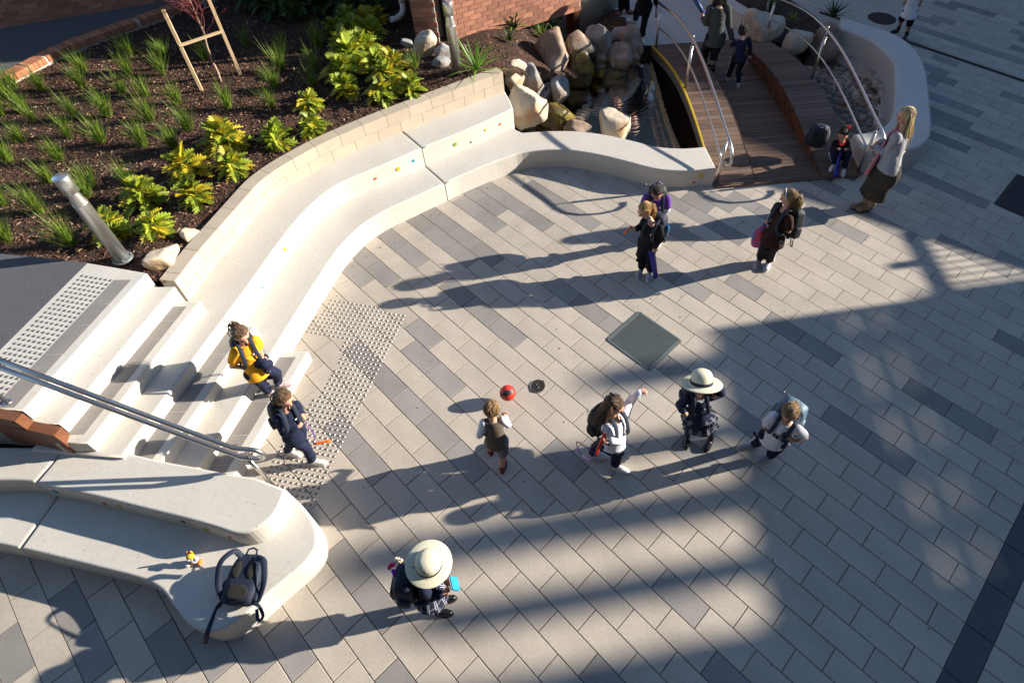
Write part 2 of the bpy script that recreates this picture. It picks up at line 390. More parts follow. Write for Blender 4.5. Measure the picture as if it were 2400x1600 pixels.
# half pieces beside the soldier course
halves = []
for vi in range(-30, 14):
    for uu in (8, 10):
        a = guv(uu, vi)
        need = (vi % 2 == 0) if uu == 8 else (vi % 2 == 1)
        if need: halves.append((uu, vi))
camxy = Vector((1.2, 3.0))
cands.sort(key=lambda t: (t[2]-Vector((0.3, 1.2))).length)
rest = NB(); rest_n = 0
rest_m = {'b': 0, 'g': 1}
paving_parts = 0
random.seed(11)
for (k, vi, c) in cands:
    kind = 'g' if (k, vi) in greyset else 'b'
    dz = random.uniform(-.0008, .0008)
    infr = -5.2 < c.x < 0.75*c.y+4.2 and c.y > 0.6
    if paving_parts < 300 and infr:
        o = bpy.data.objects.new('paver', random.choice(PM[kind])); COL.objects.link(o)
        o.location = (c.x, c.y, dz); o.rotation_euler.z = ang + (math.pi if random.random() < .5 else 0) + random.gauss(0, .0012)
        adopt(o, ground); paving_parts += 1
    else:
        mx = Matrix.Translation((c.x, c.y, dz)) @ Matrix.Rotation(ang+random.gauss(0, .0012), 4, 'Z')
        hx, hy = .24625, .12125
        vv = [rest.verts.new(mx @ Vector((sx*hx, sy*hy, 0))) for sx, sy in ((-1, -1), (1, -1), (1, 1), (-1, 1))]
        vb = [rest.verts.new(mx @ Vector((sx*hx, sy*hy, -.02))) for sx, sy in ((-1, -1), (1, -1), (1, 1), (-1, 1))]
        f = rest.faces.new(vv); f.material_index = rest_m[kind]
        for i in range(4):
            f = rest.faces.new((vb[i], vb[(i+1) % 4], vv[(i+1) % 4], vv[i])); f.material_index = rest_m[kind]
for (uu, vi) in halves:
    c = guv(uu+.5, vi+.5); mx = Matrix.Translation((c.x, c.y, 0)) @ Matrix.Rotation(ang, 4, 'Z')
    vv = [rest.verts.new(mx @ Vector((sx*.12175, sy*.12175, 0))) for sx, sy in ((-1, -1), (1, -1), (1, 1), (-1, 1))]
    f = rest.faces.new(vv)
me = mesh_from_bm('paver_field', rest); me.materials.append(M_beige); me.materials.append(M_grey)
o = linkobj('paver_field', me, []); tag(o, kind='stuff'); adopt(o, ground)
for j in range(-30, 14, 2):                       # charcoal soldier course
    c = guv(9.5, j+1)
    o = bpy.data.objects.new('band_paver', PM['e'][0]); COL.objects.link(o)
    o.location = (c.x, c.y, 0.0005); o.rotation_euler.z = ang+math.pi/2; adopt(o, ground)

# ------------------------------------------------------------------ terraced seats
SD = Vector((-.208, -.978)); SN = Vector((.978, -.208))
def cut_poly(front, back_, a, b): return front
def split_curve(C, t):
    """index of the sample nearest to point t"""
    return min(range(len(C)), key=lambda i: (C[i].xy-Vector(t)).length)
terr = empty('terraced_seat', (-1.86, 7.42, 0))
tag(terr, 'two-tier curved pale concrete terrace seat with coloured discs in front of the planted bed', 'bench')
f1 = catmull(T1F, .09); b1 = catmull(T1B, .09)
g1 = split_curve(f1, (-1.855, 7.41))
f2 = catmull(T2F, .09); g2 = split_curve(f2, (-2.20, 7.86))
wbk = catmull(WB, .15)
gw = split_curve(wbk, (-2.70, 8.45))
dg = Vector((f1[g1+1]-f1[g1-1])).normalized()*.007
# lower tier, right and left precast pieces
left1 = f1[:g1]+[f1[g1]-dg]+[Vector((wbk[gw].x, wbk[gw].y, 0))-dg]+wbk[gw+1:]+[Vector((-5.0, 3.4, 0)), Vector((-5.3, 2.78, 0))]
right1 = [f1[g1]+dg]+f1[g1+1:]+b1+[Vector((-.95, 8.92, 0)), Vector((-1.2, 9.3, 0)), Vector((wbk[gw].x, wbk[gw].y, 0))+dg]
for nm, poly in (('lower_seat', left1), ('lower_seat', right1)):
    bm = NB(); prism(bm, poly, -.02, .34, .022); part(nm, bm, M_conc, terr)
left2 = f2[:g2]+[f2[g2]-dg]+[Vector((wbk[gw].x+.04, wbk[gw].y-.04, 0))-dg]+wbk[gw+1:]+[Vector((-5.05, 3.4, 0)), Vector((-5.3, 2.88, 0))]
right2 = [f2[g2]+dg]+f2[g2+1:]+[Vector((-.93, 9.2, 0)), Vector((-1.03, 9.47, 0)), Vector((wbk[0].x, wbk[0].y, 0))]+wbk[1:gw]+[Vector((wbk[gw].x+.04, wbk[gw].y-.04, 0))+dg]
for nm, poly in (('upper_seat', left2), ('upper_seat', right2)):
    bm = NB(); prism(bm, poly, .1, .668, .022); part(nm, bm, M_conc, terr)
# coloured glass discs set in the risers
DISC = {'o': mat('disc_orange', (0.62, 0.13, 0.02), .35), 'y': mat('disc_yellow', (0.62, 0.40, 0.02), .35), 'b': mat('disc_blue', (0.01, 0.28, 0.42), .35), 'g': mat('disc_green', (0.25, 0.33, 0.02), .35), 'k': mat('disc_black', (0.02, 0.015, 0.03), .35)}
def disc(p, nrm, r, c, parent):
    bm = NB(); R = Vector(nrm).to_track_quat('Z', 'Y').to_matrix().to_4x4()
    bmesh.ops.create_cone(bm, cap_ends=True, segments=18, radius1=r, radius2=r*.92, depth=.012, matrix=Matrix.Translation(p) @ R)
    part('coloured_disc', bm, DISC[c], parent)
def on_curve(C, p, out=.0):
    i = min(range(1, len(C)-1), key=lambda i: (C[i].xy-Vector(p)).length)
    t = (C[i+1]-C[i-1]).normalized(); n = Vector((t.y, -t.x, 0)); return C[i]+n*out, n
for (q, r, c, C) in [((-2.748, 7.313, 0.500), .022, 'o', f2), ((-2.493, 7.484, 0.500), .034, 'y', f2), ((-2.325, 7.697, 0.520), .024, 'b', f2), ((-1.734, 8.170, 0.500), .032, 'g', f2), ((-1.338, 8.594, 0.520), .022, 'y', f2), ((-0.972, 8.656, 0.500), .022, 'o', f2), ((-1.481, 8.375, 0.420), .014, 'k', f2), ((-3.660, 5.800, 0.520), .028, 'y', f2), ((-3.834, 5.228, 0.450), .018, 'b', f2), ((2.112, 7.701, 0.220), .038, 'y', f1), ((2.043, 7.739, 0.100), .022, 'o', f1)]:
    pt, n = on_curve(C, q[:2], .003); disc((pt.x, pt.y, q[2]), n, r, c, terr)

# ------------------------------------------------------------------ block wall behind the seats
wall = empty('block_wall', (-2.7, 8.2, .66)); tag(wall, 'low curved sand-coloured block wall retaining the garden bed', 'wall')
wf = catmull(WF, .03)
acc = [0.0]
for a, b in zip(wf, wf[1:]): acc.append(acc[-1]+(b-a).length)
def wat(s):
    s = max(0, min(acc[-1]-1e-4, s))
    lo, hi = 0, len(acc)-1
    while hi-lo > 1:
        m = (lo+hi)//2
        if acc[m] <= s: lo = m
        else: hi = m
    t = (s-acc[lo])/(acc[hi]-acc[lo]); p = wf[lo].lerp(wf[hi], t); d = (wf[hi]-wf[lo]).normalized()
    return p, Vector((d.y, -d.x, 0))        # outward normal points away from the seats
WT = .19
core = NB(); ring = []
S = [i*.1 for i in range(int(acc[-1]/.1)+1)]+[acc[-1]]
for s in S:
    p, n = wat(s)
    ring.append([p-n*(-.006)+Vector((0, 0, .55)), p-n*(-.006)+Vector((0, 0, 1.012)), p+n*(WT-.006)+Vector((0, 0, 1.012)), p+n*(WT-.006)+Vector((0, 0, .55))])
ringloft(core, ring)
p0, n0 = wat(.5)
side = 1 if (Vector((wbk[5].x, wbk[5].y, 0))-wf[len(wf)//3]).dot(wat(acc[len(wf)//3])[1]) > 0 else -1
core.free()
def wpt(s, off, z):
    p, n = wat(s); q = p+n*side*off; return Vector((q.x, q.y, z))
core = NB(); ring = []
for s in S: ring.append([wpt(s, .008, .5), wpt(s, .008, 1.014), wpt(s, WT-.008, 1.014), wpt(s, WT-.008, .5)])
ringloft(core, ring); bmesh.ops.recalc_face_normals(core, faces=core.faces[:])
part('mortar_core', core, M_mortar, wall)
BL = .385
for ci, (z0, z1) in enumerate(((.655, .838), (.844, 1.022))):
    s = -.5*BL*ci
    while s < acc[-1]-.05:
        a, b = max(0.0, s)+.003, min(acc[-1], s+BL)-.003
        if b-a > .06:
            bm = NB(); rg = []
            for t in (a, a+(b-a)*.33, a+(b-a)*.66, b): rg.append([wpt(t, 0, z0), wpt(t, 0, z1), wpt(t, WT, z1), wpt(t, WT, z0)])
            ringloft(bm, rg); bmesh.ops.recalc_face_normals(bm, faces=bm.faces[:])
            for f in bm.faces: f.smooth = False
            part('block', bm, M_cap if ci == 1 and False else M_block, wall)
        s += BL

# ------------------------------------------------------------------ stairs
stair = empty('stair_flight', (-4.2, 3.8, 0)); tag(stair, 'straight concrete stair with dark nosing strips beside the terrace seats', 'stairs')
def sp(n, d, z=0):               # n: across the flight, d: world y of the point on that line
    x = (n+.208*d)/.978; return Vector((x, d, z))
def step_block(name, n0, n1, y0, y1, z0, z1, m=M_step):
    bm = NB(); prism(bm, [sp(n0, y0), sp(n1, y0), sp(n1, y1), sp(n0, y1)], z0, z1, .010, 2); part(name, bm, m, stair)
step_block('step', -4.33, -3.99, 2.64, 4.42, -.02, .17)
step_block('step', -4.9, -4.565, 2.72, 4.56, .3, .503)
step_block('step', -5.42, -5.115, 2.86, 4.66, .6, .836)
step_block('step', -5.69, -5.37, 2.98, 4.74, .6, .998)
lz = 1.160
bm = NB(); prism(bm, [sp(-5.64, 3.03), sp(-5.64, 4.80), sp(-6.42, 4.975), sp(-6.42, 3.10)], .4, lz, .010, 2); part('landing', bm, M_step, stair)
def strip(n0, n1, y0, y1, z, cuts):
    ys = [y0]+cuts+[y1]
    for a, b in zip(ys, ys[1:]):
        bm = NB(); prism(bm, [sp(n0, a+.003), sp(n1, a+.003), sp(n1, b-.003), sp(n0, b-.003)], z-.02, z+.0025); part('nosing_tile', bm, M_grey, stair)
strip(-5.93, -5.74, 3.06, 4.70, lz, [3.38, 3.68, 4.05, 4.34])
strip(-5.365, -5.21, 2.95, 4.58, .836, [3.34, 3.75, 4.12, 4.37])
strip(-4.835, -4.66, 2.8, 4.48, .503, [3.05, 3.4, 3.8, 4.15])
strip(-4.285, -4.09, 2.7, 4.34, .17, [2.95, 3.3, 3.72, 4.05])

# upper asphalt path
bm = NB(); prism(bm, [sp(-6.425, 3.11), sp(-6.425, 4.98), Vector((-6.7, 5.15, 0)), Vector((-8.5, 5.25, 0)), Vector((-14, 5.4, 0)), Vector((-14, 3.3, 0))], .3, 1.156, 0)
tag(obj('asphalt_path', bm, M_asph), kind='structure')

# tactile studs ----------------------------------------------------
def studs(pts, z, name, parent):
    bm = NB()
    for p in pts:
        r0, r1, h = .0170, .0105, .0065
        n = 10
        a = [bm.verts.new((p[0]+r0*math.cos(6.2832*i/n), p[1]+r0*math.sin(6.2832*i/n), z)) for i in range(n)]
        b = [bm.verts.new((p[0]+r1*math.cos(6.2832*i/n), p[1]+r1*math.sin(6.2832*i/n), z+h)) for i in range(n)]
        bm.faces.new(b)
        for i in range(n): bm.faces.new((a[i], a[(i+1) % n], b[(i+1) % n], b[i]))
    o = part(name, bm, M_stud, parent); tag(o, kind='stuff'); return o
pl = []
TAC = [(-3.19, 5.42), (-2.08, 5.15), (-2.66, 2.56), (-2.95, 2.63), (-3.22, 2.80), (-3.27, 3.0), (-2.80, 4.30), (-2.83, 4.72), (-3.32, 4.86)]
for i in range(-30, 60):
    for j in range(-60, 60):
        q = Vector((-3.2, 5.4)) + SN*(i*.0615) + SD*(j*.0615)
        if inside(q, TAC) : pl.append(q)
studs(pl, 0.0005, 'tactile_stud_field', ground)
pl = []
for i in range(-12, 1):
    for j in range(0, 40):
        q = Vector((-5.10, 4.69)) + SN*(i*.0605) + SD*(j*.0605)
        if q.y > 3.0 and SN.dot(q) > -6.37: pl.append(q)
studs(pl, lz+.0005, 'tactile_stud_field', stair)

# ------------------------------------------------------------------ lower left double seat
LB = [(-9.0, 2.45), (-7.2, 2.3), (-5.6, 2.12), (-5.2, 2.06), (-4.72, 1.96), (-4.31, 1.87), (-3.95, 1.79), (-3.76, 1.73), (-3.63, 1.66), (-3.52, 1.57), (-3.42, 1.49), (-3.30, 1.40), (-3.17, 1.345), (-3.06, 1.335), (-2.95, 1.37), (-2.78, 1.51), (-2.65, 1.66), (-2.53, 1.78), (-2.42, 1.90), (-2.36, 2.03), (-2.38, 2.16), (-2.46, 2.30), (-2.60, 2.44), (-2.74, 2.55), (-2.83, 2.62)]
UB = [(-9.0, 2.86), (-6.6, 2.66), (-5.9, 2.58), (-5.47, 2.59), (-5.2, 2.58), (-4.96, 2.53), (-4.69, 2.475), (-4.38, 2.41), (-3.92, 2.30), (-3.47, 2.195), (-3.19, 2.12), (-3.02, 2.07), (-2.90, 2.075), (-2.80, 2.13), (-2.72, 2.22), (-2.685, 2.34), (-2.68, 2.48)]
UK = [(-3.0, 2.60), (-3.27, 2.64), (-3.6, 2.71), (-3.98, 2.78), (-4.4, 2.88), (-5.02, 2.93), (-9.0, 3.3)]
seat2 = empty('double_seat', (-3.4, 2.0, 0)); tag(seat2, 'pale concrete two-level seat with rounded nose carrying the lone backpack', 'bench')
fl = catmull(LB, .035); fu = catmull(UB, .035)
def piecewise(front, backpts, cutp, cutb, z0, z1, nm, bev):
    g = split_curve(front, cutp); d = (front[g+1]-front[g-1]).normalized()*.008
    cb = Vector((cutb[0], cutb[1], 0))
    A = front[:g]+[front[g]-d, cb-d, Vector((-9, 3.0, 0))]
    Bp = [front[g]+d]+front[g+1:]+[Vector((p[0], p[1], 0)) for p in backpts if p[0] > cutb[0]]+[cb+d]
    for pp in (A, Bp):
        bm = NB(); prism(bm, pp, z0, z1, bev, 4); part(nm, bm, M_conc, seat2)
piecewise(fl, [(-3.0, 2.62), (-4.4, 2.7)], (-5.14, 2.05), (-5.02, 2.75), -.02, .335, 'lower_seat', .035)
piecewise(fu, UK, (-5.10, 2.56), (-5.0, 2.93), .1, .62, 'upper_seat', .035)
for (q, r, c) in [((-4.977, 2.507, 0.500), .034, 'b'), ((-4.452, 2.385, 0.450), .022, 'o'), ((-4.282, 2.347, 0.480), .03, 'y'), ((-3.615, 2.196, 0.500), .022, 'k'), ((-3.402, 2.150, 0.450), .03, 'g'), ((-3.145, 2.108, 0.430), .016, 'o')]:
    pt, n = on_curve(fu, q[:2], .003); disc((pt.x, pt.y, q[2]), n, r, c, seat2)

# timber edge stepping down beside the stair ------------------------
te = empty('timber_edging', (-4.8, 2.85, .6)); tag(te, 'oiled timber cladding stepping down at the foot of the upper landing', 'cladding')
def plank_poly(pts, mname='board', m=M_wood2):
    bm = NB(); vs = [bm.verts.new(p) for p in pts]
    n = len(pts)//2
    bm.faces.new(vs[:n]); bm.faces.new(vs[n:][::-1])
    for i in range(n): bm.faces.new((vs[i], vs[n+i], vs[n+(i+1) % n], vs[(i+1) % n]))
    bmesh.ops.recalc_face_normals(bm, faces=bm.faces[:]); part(mname, bm, m, te)
def slab(a, b, w, t, nrm):        # board from a to b, width vector w, thickness t along nrm
    a = Vector(a); b = Vector(b); w = Vector(w); q = Vector(nrm)*t
    plank_poly([a, b, b+w, a+w, a-q, b-q, b+w-q, a+w-q])
def quad_board(pts, t=.03):
    pts = [Vector(p) for p in pts]; q = (pts[1]-pts[0]).cross(pts[3]-pts[0]).normalized()
    if q.z < 0: q = -q
    plank_poly(pts+[p-q*t for p in pts])
quad_board([(-5.607, 3.104, 1.178), (-5.123, 2.999, 1.178), (-5.144, 2.914, 1.178), (-5.537, 2.993, 1.178)])
quad_board([(-5.119, 2.998, 1.176), (-5.122, 3.007, 1.016), (-5.135, 2.916, 1.016), (-5.141, 2.913, 1.176)])
quad_board([(-5.119, 3.006, 1.014), (-4.842, 2.946, 1.014), (-4.855, 2.852, 1.014), (-5.132, 2.914, 1.014)])
quad_board([(-4.839, 2.945, 1.012), (-4.864, 2.957, 0.830), (-4.836, 2.845, 0.800), (-4.852, 2.851, 1.012)])
fa = [Vector((-5.568, 3.010, 1.150)), Vector((-5.173, 2.930, 1.150)), Vector((-5.166, 2.933, 0.985)), Vector((-4.883, 2.868, 0.985)), Vector((-4.836, 2.845, 0.800))]
for (z0, z1, xe0, xe1) in ((.615, .795, 4, 4), (.80, .98, 3.95, 3.05), (.985, 1.145, 1.9, 1.05)):
    def along(t):
        i = min(3, int(t)); p = fa[i].lerp(fa[i+1], t-i); return p
    p0, pe0, pe1 = along(0), along(xe0), along(xe1)
    bk = Vector((.01, .03, 0)); fr = Vector((0, -.002, 0))
    f_ = [Vector((p0.x, p0.y, z0)), Vector((pe0.x, pe0.y, z0)), Vector((pe1.x, pe1.y, z1)), Vector((p0.x, p0.y, z1))]
    plank_poly([q+fr for q in f_]+[q+bk for q in f_])

# ------------------------------------------------------------------ curved concrete seat on the far side of the pond
RO = [(5.72, 12.72), (5.95, 12.52), (6.12, 12.36), (6.45, 12.07), (6.64, 11.75), (6.72, 11.4), (6.70, 10.94), (6.60, 10.45), (6.42, 9.89), (6.22, 9.3), (6.02, 8.75), (5.84, 8.40), (5.58, 8.17), (5.3, 8.08), (5.0, 8.04), (4.72, 8.05)]
RI = [(4.66, 8.52), (5.0, 8.60), (5.28, 8.78), (5.5, 9.08), (5.68, 9.5), (5.83, 9.9), (5.99, 10.35), (6.10, 10.70), (6.12, 11.12), (6.02, 11.58), (5.82, 11.89), (5.55, 12.20)]
rb = empty('curved_seat', (6.1, 10, 0)); tag(rb, 'C-shaped smooth concrete seat wrapping the pebble pond in the shade', 'bench')
bm = NB(); prism(bm, catmull(RO, .09)+catmull(RI, .09), -.9, .42, .045, 4); part('seat_wall', bm, M_conc, rb)
# ------------------------------------------------------------------ garden bed
def gz(x, y):
    """height of the mulch"""
    h = .985
    t = max(0.0, min(1.0, (x+1.55)/2.2)); t = t*t*(3-2*t)
    return h*(1-t) + .12*t
wbp = [(p.x, p.y) for p in catmull(WB, .3)]
wfp = [(p.x, p.y) for p in catmull(WF, .3)]
bedpoly = [(-.93, 9.75)]+[(a[0]*.55+b[0]*.45, a[1]*.55+b[1]*.45) for a, b in zip(wfp, wbp)][2:-1]+[(-4.62, 4.80), (-4.95, 4.86), (-5.70, 4.99), (-6.45, 5.06), (-8.5, 5.27), (-14, 5.42), (-14, 8.0), (-9.6, 8.2), (-9.02, 9.2), (-8.72, 9.95), (-8.15, 10.75), (-7.5, 11.5), (-6.6, 12.6), (-5.5, 14), (-3.2, 14), (-2.45, 10.6), (-1.9, 10.85), (0.35, 12.35), (.95, 14.6), (1.52, 12.28), (.95, 11.4), (.25, 10.75), (-.35, 10.4), (-.75, 9.95)]
st = .11; bm = NB(); grid = {}
nx0, nx1, ny0, ny1 = -14.2, 1.7, 4.5, 14.7
ii = int((nx1-nx0)/st); jj = int((ny1-ny0)/st)
def gv(i, j):
    if (i, j) not in grid:
        x, y = nx0+i*st, ny0+j*st
        z = gz(x, y)+.045*noise.noise(Vector((x*1.3, y*1.3, 0)))+.02*noise.noise(Vector((x*6, y*6, 3)))
        grid[(i, j)] = bm.verts.new((x, y, z))
    return grid[(i, j)]
for i in range(ii):
    for j in range(jj):
        if inside((nx0+(i+.5)*st, ny0+(j+.5)*st), bedpoly):
            f = bm.faces.new((gv(i, j), gv(i+1, j), gv(i+1, j+1), gv(i, j+1))); f.smooth = True
bed = tag(obj('garden_bed', bm, M_soil), kind='structure')
# bark chips
random.seed(3); bm = NB(); n = 0
while n < 30000:
    if random.random() < .75: x, y = random.uniform(-9.2, -1), random.uniform(4.7, 10.6)
    else: x, y = random.uniform(-9.2, 1.6), random.uniform(9, 14.4)
    if not inside((x, y), bedpoly): continue
    n += 1
    z = gz(x, y)+.045*noise.noise(Vector((x*1.3, y*1.3, 0)))+.02*noise.noise(Vector((x*6, y*6, 3)))+.006
    L = random.uniform(.008, .030)*(1.5 if random.random() < .12 else 1); w = L*random.uniform(.2, .5); a = random.uniform(0, 6.28); tl = random.uniform(-.5, .5)
    d = Vector((math.cos(a), math.sin(a), tl))*L; s = Vector((-math.sin(a), math.cos(a), random.uniform(-.5, .5)))*w; up = Vector((0, 0, .004))
    c = Vector((x, y, z))
    v = [bm.verts.new(c-d-s*.5), bm.verts.new(c+d*.8-s), bm.verts.new(c+d+s*.6), bm.verts.new(c-d*.7+s), bm.verts.new(c+up*2)]
    mi = 1 if random.random() < .12 else 0
    for q in ((0, 1, 4), (1, 2, 4), (2, 3, 4), (3, 0, 4)):
        f = bm.faces.new([v[k] for k in q]); f.material_index = mi
o = obj('bark_mulch', bm, [M_chip, M_chip2]); tag(o, 'loose red-brown bark mulch covering the garden bed', 'mulch', kind='stuff')

# brick edging of the bed and the shaded path behind it
EI = [(-9.6, 8.0), (-9.02, 9.12), (-8.80, 9.66), (-8.58, 10.2), (-8.06, 10.85), (-7.55, 11.45), (-7.0, 12.1)]
ed = empty('brick_edging', (-8.6, 10, 1.0)); tag(ed, 'curved brick-on-edge border between the shaded path and garden bed', 'edging')
ec = catmull(EI, .04); s = 0.0; acc2 = [0.0]
for a, b in zip(ec, ec[1:]): acc2.append(acc2[-1]+(b-a).length)
bm = NB(); box(bm, (0, 0, 0), (.074, .23, .11), bev=.004); bmesh_brick = mesh_from_bm('edge_brick', bm); bmesh_brick.materials.append(M_brick2)
bm = NB()
rg = []
for i in range(0, len(ec), 3):
    d = (ec[min(i+1, len(ec)-1)]-ec[max(i-1, 0)]).normalized(); nn = Vector((-d.y, d.x, 0))
    rg.append([ec[i]+nn*.012+Vector((0, 0, .9)), ec[i]+nn*.012+Vector((0, 0, 1.118)), ec[i]+nn*.20+Vector((0, 0, 1.118)), ec[i]+nn*.20+Vector((0, 0, .9))])
ringloft(bm, rg); bmesh.ops.recalc_face_normals(bm, faces=bm.faces[:]); part('mortar_core', bm, M_bmort, ed)
k = 0
while k*.086 < acc2[-1]-.05:
    s = k*.086+.04; i = min(range(len(acc2)), key=lambda q: abs(acc2[q]-s)); i = min(max(i, 1), len(ec)-2)
    d = (ec[i+1]-ec[i-1]).normalized(); nn = Vector((-d.y, d.x, 0)); c = ec[i]+nn*.105
    o = bpy.data.objects.new('edge_brick', bmesh_brick); COL.objects.link(o); o.location = (c.x, c.y, 1.075); o.rotation_euler = (0, 0, math.atan2(d.y, d.x)); adopt(o, ed); k += 1
bm = NB()
pp = [(-9.3, 8.0), (-8.85, 9.2), (-8.65, 9.75), (-8.42, 10.3), (-7.9, 10.95), (-7.4, 11.55), (-6.9, 12.2), (-6.0, 13.4), (-7.4, 13.6), (-14, 10.5), (-14, 8)]
vs = [bm.verts.new((p[0]-.16, p[1]+.1, 1.06)) for p in pp]; bm.faces.new(vs)
f = bm.faces[:][0] if False else None
bmesh.ops.recalc_face_normals(bm, faces=bm.faces[:]); bm.faces.ensure_lookup_table()
if bm.faces[0].normal.z < 0: bm.faces[0].normal_flip()
tag(obj('shaded_path', bm, M_asph), kind='structure')

# ------------------------------------------------------------------ brick walls
def brick_wall(thing, a, b, z0, z1, thick, maxparts, state, bl=.23, bh=.076, gap=.010, m=M_brick, nrm=1):
    a = Vector((a[0], a[1], 0)); b = Vector((b[0], b[1], 0)); d = (b-a); L = d.length; d.normalize(); nn = Vector((d.y, -d.x, 0))*nrm
    ang_ = math.atan2(d.y, d.x)
    bm = NB(); c = (a+b)/2 - nn*(thick/2+.012); box(bm, (c.x, c.y, (z0+z1)/2), (L-.02, thick, z1-z0), rz=ang_); part('mortar_core', bm, M_bmort, thing)
    row = 0; z = z0
    while z+bh <= z1+.001:
        s = -(bl+gap)/2 if row % 2 else 0
        while s < L:
            x0, x1 = max(0, s), min(L, s+bl)
            if x1-x0 > .05:
                cc = a+d*((x0+x1)/2)+Vector((0, 0, z+bh/2))-nn*.05
                if state['n'] < maxparts:
                    key = (round(x1-x0, 2))
                    if key not in state['me']:
                        q = NB(); box(q, (0, 0, 0), (x1-x0, .1, bh)); mm = mesh_from_bm('brick', q); mm.materials.append(m); state['me'][key] = mm
                    o = bpy.data.objects.new('brick', state['me'][key]); COL.objects.link(o)
                    o.location = cc+nn*random.uniform(-.002, .002); o.rotation_euler.z = ang_; adopt(o, thing); state['n'] += 1
                else:
                    box(state['bm'], cc, (x1-x0, .1, bh), rz=ang_)
            s += bl+gap
        z += bh+gap; row += 1
hb = empty('brick_building', (-1.2, 11, .9)); tag(hb, 'red brick building with white downpipes behind the planted bed', 'building')
st_ = dict(n=0, me={}, bm=NB())
brick_wall(hb, (-1.98, 10.66), (.32, 12.24), .80, 2.45, .25, 250, st_)
brick_wall(hb, (-2.62, 10.60), (-2.22, 10.88-.30), .90, 2.6, .4, 300, st_)
brick_wall(hb, (-3.05, 12.4), (-2.64, 10.62), .90, 2.6, .25, 330, st_)
o = part('brick_field', st_['bm'], M_brick, hb); tag(o, kind='stuff')
bm = NB(); prism(bm, [(-2.55, 10.95), (-.0, 12.75), (-.9, 15.5), (-3.6, 14.6), (-3.02, 12.5)], .8, 7.2); part('wall', bm, M_brick, hb)
bm = NB(); prism(bm, [(-3.3, 13.2), (-8.6, 14.2), (-9, 17), (-3, 17)], .8, 8.5); part('wall', bm, M_brick, hb)  # unseen rear mass, added to darken the shrub pocket
bm = NB(); prism(bm, [(-2.9, 10.4), (.6, 12.3), (0, 16), (-4.2, 15.2), (-3.5, 12)], 7.2, 7.5); part('eaves', bm, M_bldg, hb)
bm = NB(); box(bm, (-2.06, 10.76, 1.75), (.11, .12, 1.9), rz=.55); part('recess', bm, M_ironr, hb)  # solid dark box stands in for the shade inside the recess
def pipe(pts, r, m, parent, name='downpipe', seg=12):
    bm = NB(); tube(bm, pts, r, seg); return part(name, bm, m, parent)
dpp = pipe([(-2.0, 10.53, 3.2), (-2.0, 10.53, 1.62)], .05, M_white, hb); 
pipe([(-2.0, 10.53, 1.64), (-2.0, 10.53, .98)], .042, M_white, hb)
pipe([(-2.0, 10.53, 1.60), (-2.0, 10.53, 1.68)], .062, M_white, hb, 'collar')
pipe([(-2.95, 11.35, 3.2), (-2.95, 11.35, 1.42)], .05, M_white, hb)
pipe([(-2.95, 11.35, 1.50), (-2.95, 11.35, 1.36)], .06, M_white, hb, 'collar')
pipe([(-2.95, 11.35, 1.40), (-2.95, 11.35, 1.24), (-2.98, 11.28, 1.17), (-3.06, 11.16, 1.14), (-3.14, 11.08, 1.16)], .052, M_white, hb, 'spout')
bm = NB(); box(bm, (-1.0, 11.28, 2.33), (.75, .14, .07), rz=.6); part('window_sill', bm, M_brick2, hb)
# shaded brick wall at the far left
lw = empty('rear_brick_wall', (-9, 11.5, 1)); tag(lw, 'dark brick wall in deep shade behind the left path', 'wall')
st2 = dict(n=0, me={}, bm=NB())
brick_wall(lw, (-11.2, 10.66), (-7.3, 12.32), 1.05, 2.5, .25, 200, st2)
o = part('brick_field', st2['bm'], M_brick, lw); tag(o, kind='stuff')
bm = NB(); prism(bm, [(-12.6, 10.35), (-11.2, 10.85), (-7.25, 12.5), (-7.6, 13.6), (-12, 12.4)], 1.0, 7.0); part('wall', bm, M_brick, lw)
# pale rendered wall right of the brick building
rw = empty('rendered_wall', (.4, 13, .3)); tag(rw, 'pale rendered low wall at the end of the brick building', 'wall')
bm = NB(); prism(bm, [(.20, 12.75), (.30, 12.68), (1.35, 14.3), (1.25, 14.4)], .1, 1.6); part('wall_panel', bm, M_render, rw)
bm = NB(); prism(bm, [(.02, 12.38), (.16, 12.30), (.30, 12.50), (.16, 12.58)], .1, 2.2); part('timber_post', bm, M_wood2, rw)

# ------------------------------------------------------------------ pond
bm = NB(); cx, cy = 2.4, 10.2
pc = catmull(POND, .2, True); ring0 = [Vector((p.x, p.y, .06)) for p in pc]
prev = [bm.verts.new(Vector((p.x, p.y, -.012))) for p in pc]
for (k, z) in ((1.0, -.35), (.96, -.62), (.6, -.72), (.2, -.75)):
    cur = [bm.verts.new(Vector((cx+(p.x-cx)*k, cy+(p.y-cy)*k, z+.05*noise.noise(Vector((p.x*2, p.y*2, z)))))) for p in pc]
    for i in range(len(pc)): bm.faces.new((prev[i], prev[(i+1) % len(pc)], cur[(i+1) % len(pc)], cur[i])).smooth = True
    prev = cur
bm.faces.new(prev)
bmesh.ops.recalc_face_normals(bm, faces=bm.faces[:])
bm.faces.ensure_lookup_table()
if sum(f.normal.z for f in bm.faces) < 0: bmesh.ops.reverse_faces(bm, faces=bm.faces[:])
pondbed = tag(obj('pond_bed', bm, M_bed), kind='structure')
mw = bpy.data.materials.new('pond_water'); mw.use_nodes = True; nn_ = mw.node_tree.nodes; LL = mw.node_tree.links
b = nn_['Principled BSDF']; b.inputs['Base Color'].default_value = (.16, .13, .07, 1); b.inputs['Roughness'].default_value = .08; b.inputs['Transmission Weight'].default_value = 1.0; b.inputs['IOR'].default_value = 1.33
tc = nn_.new('ShaderNodeTexCoord'); wv = nn_.new('ShaderNodeTexWave'); wv.wave_type = 'RINGS'; wv.rings_direction = 'SPHERICAL'
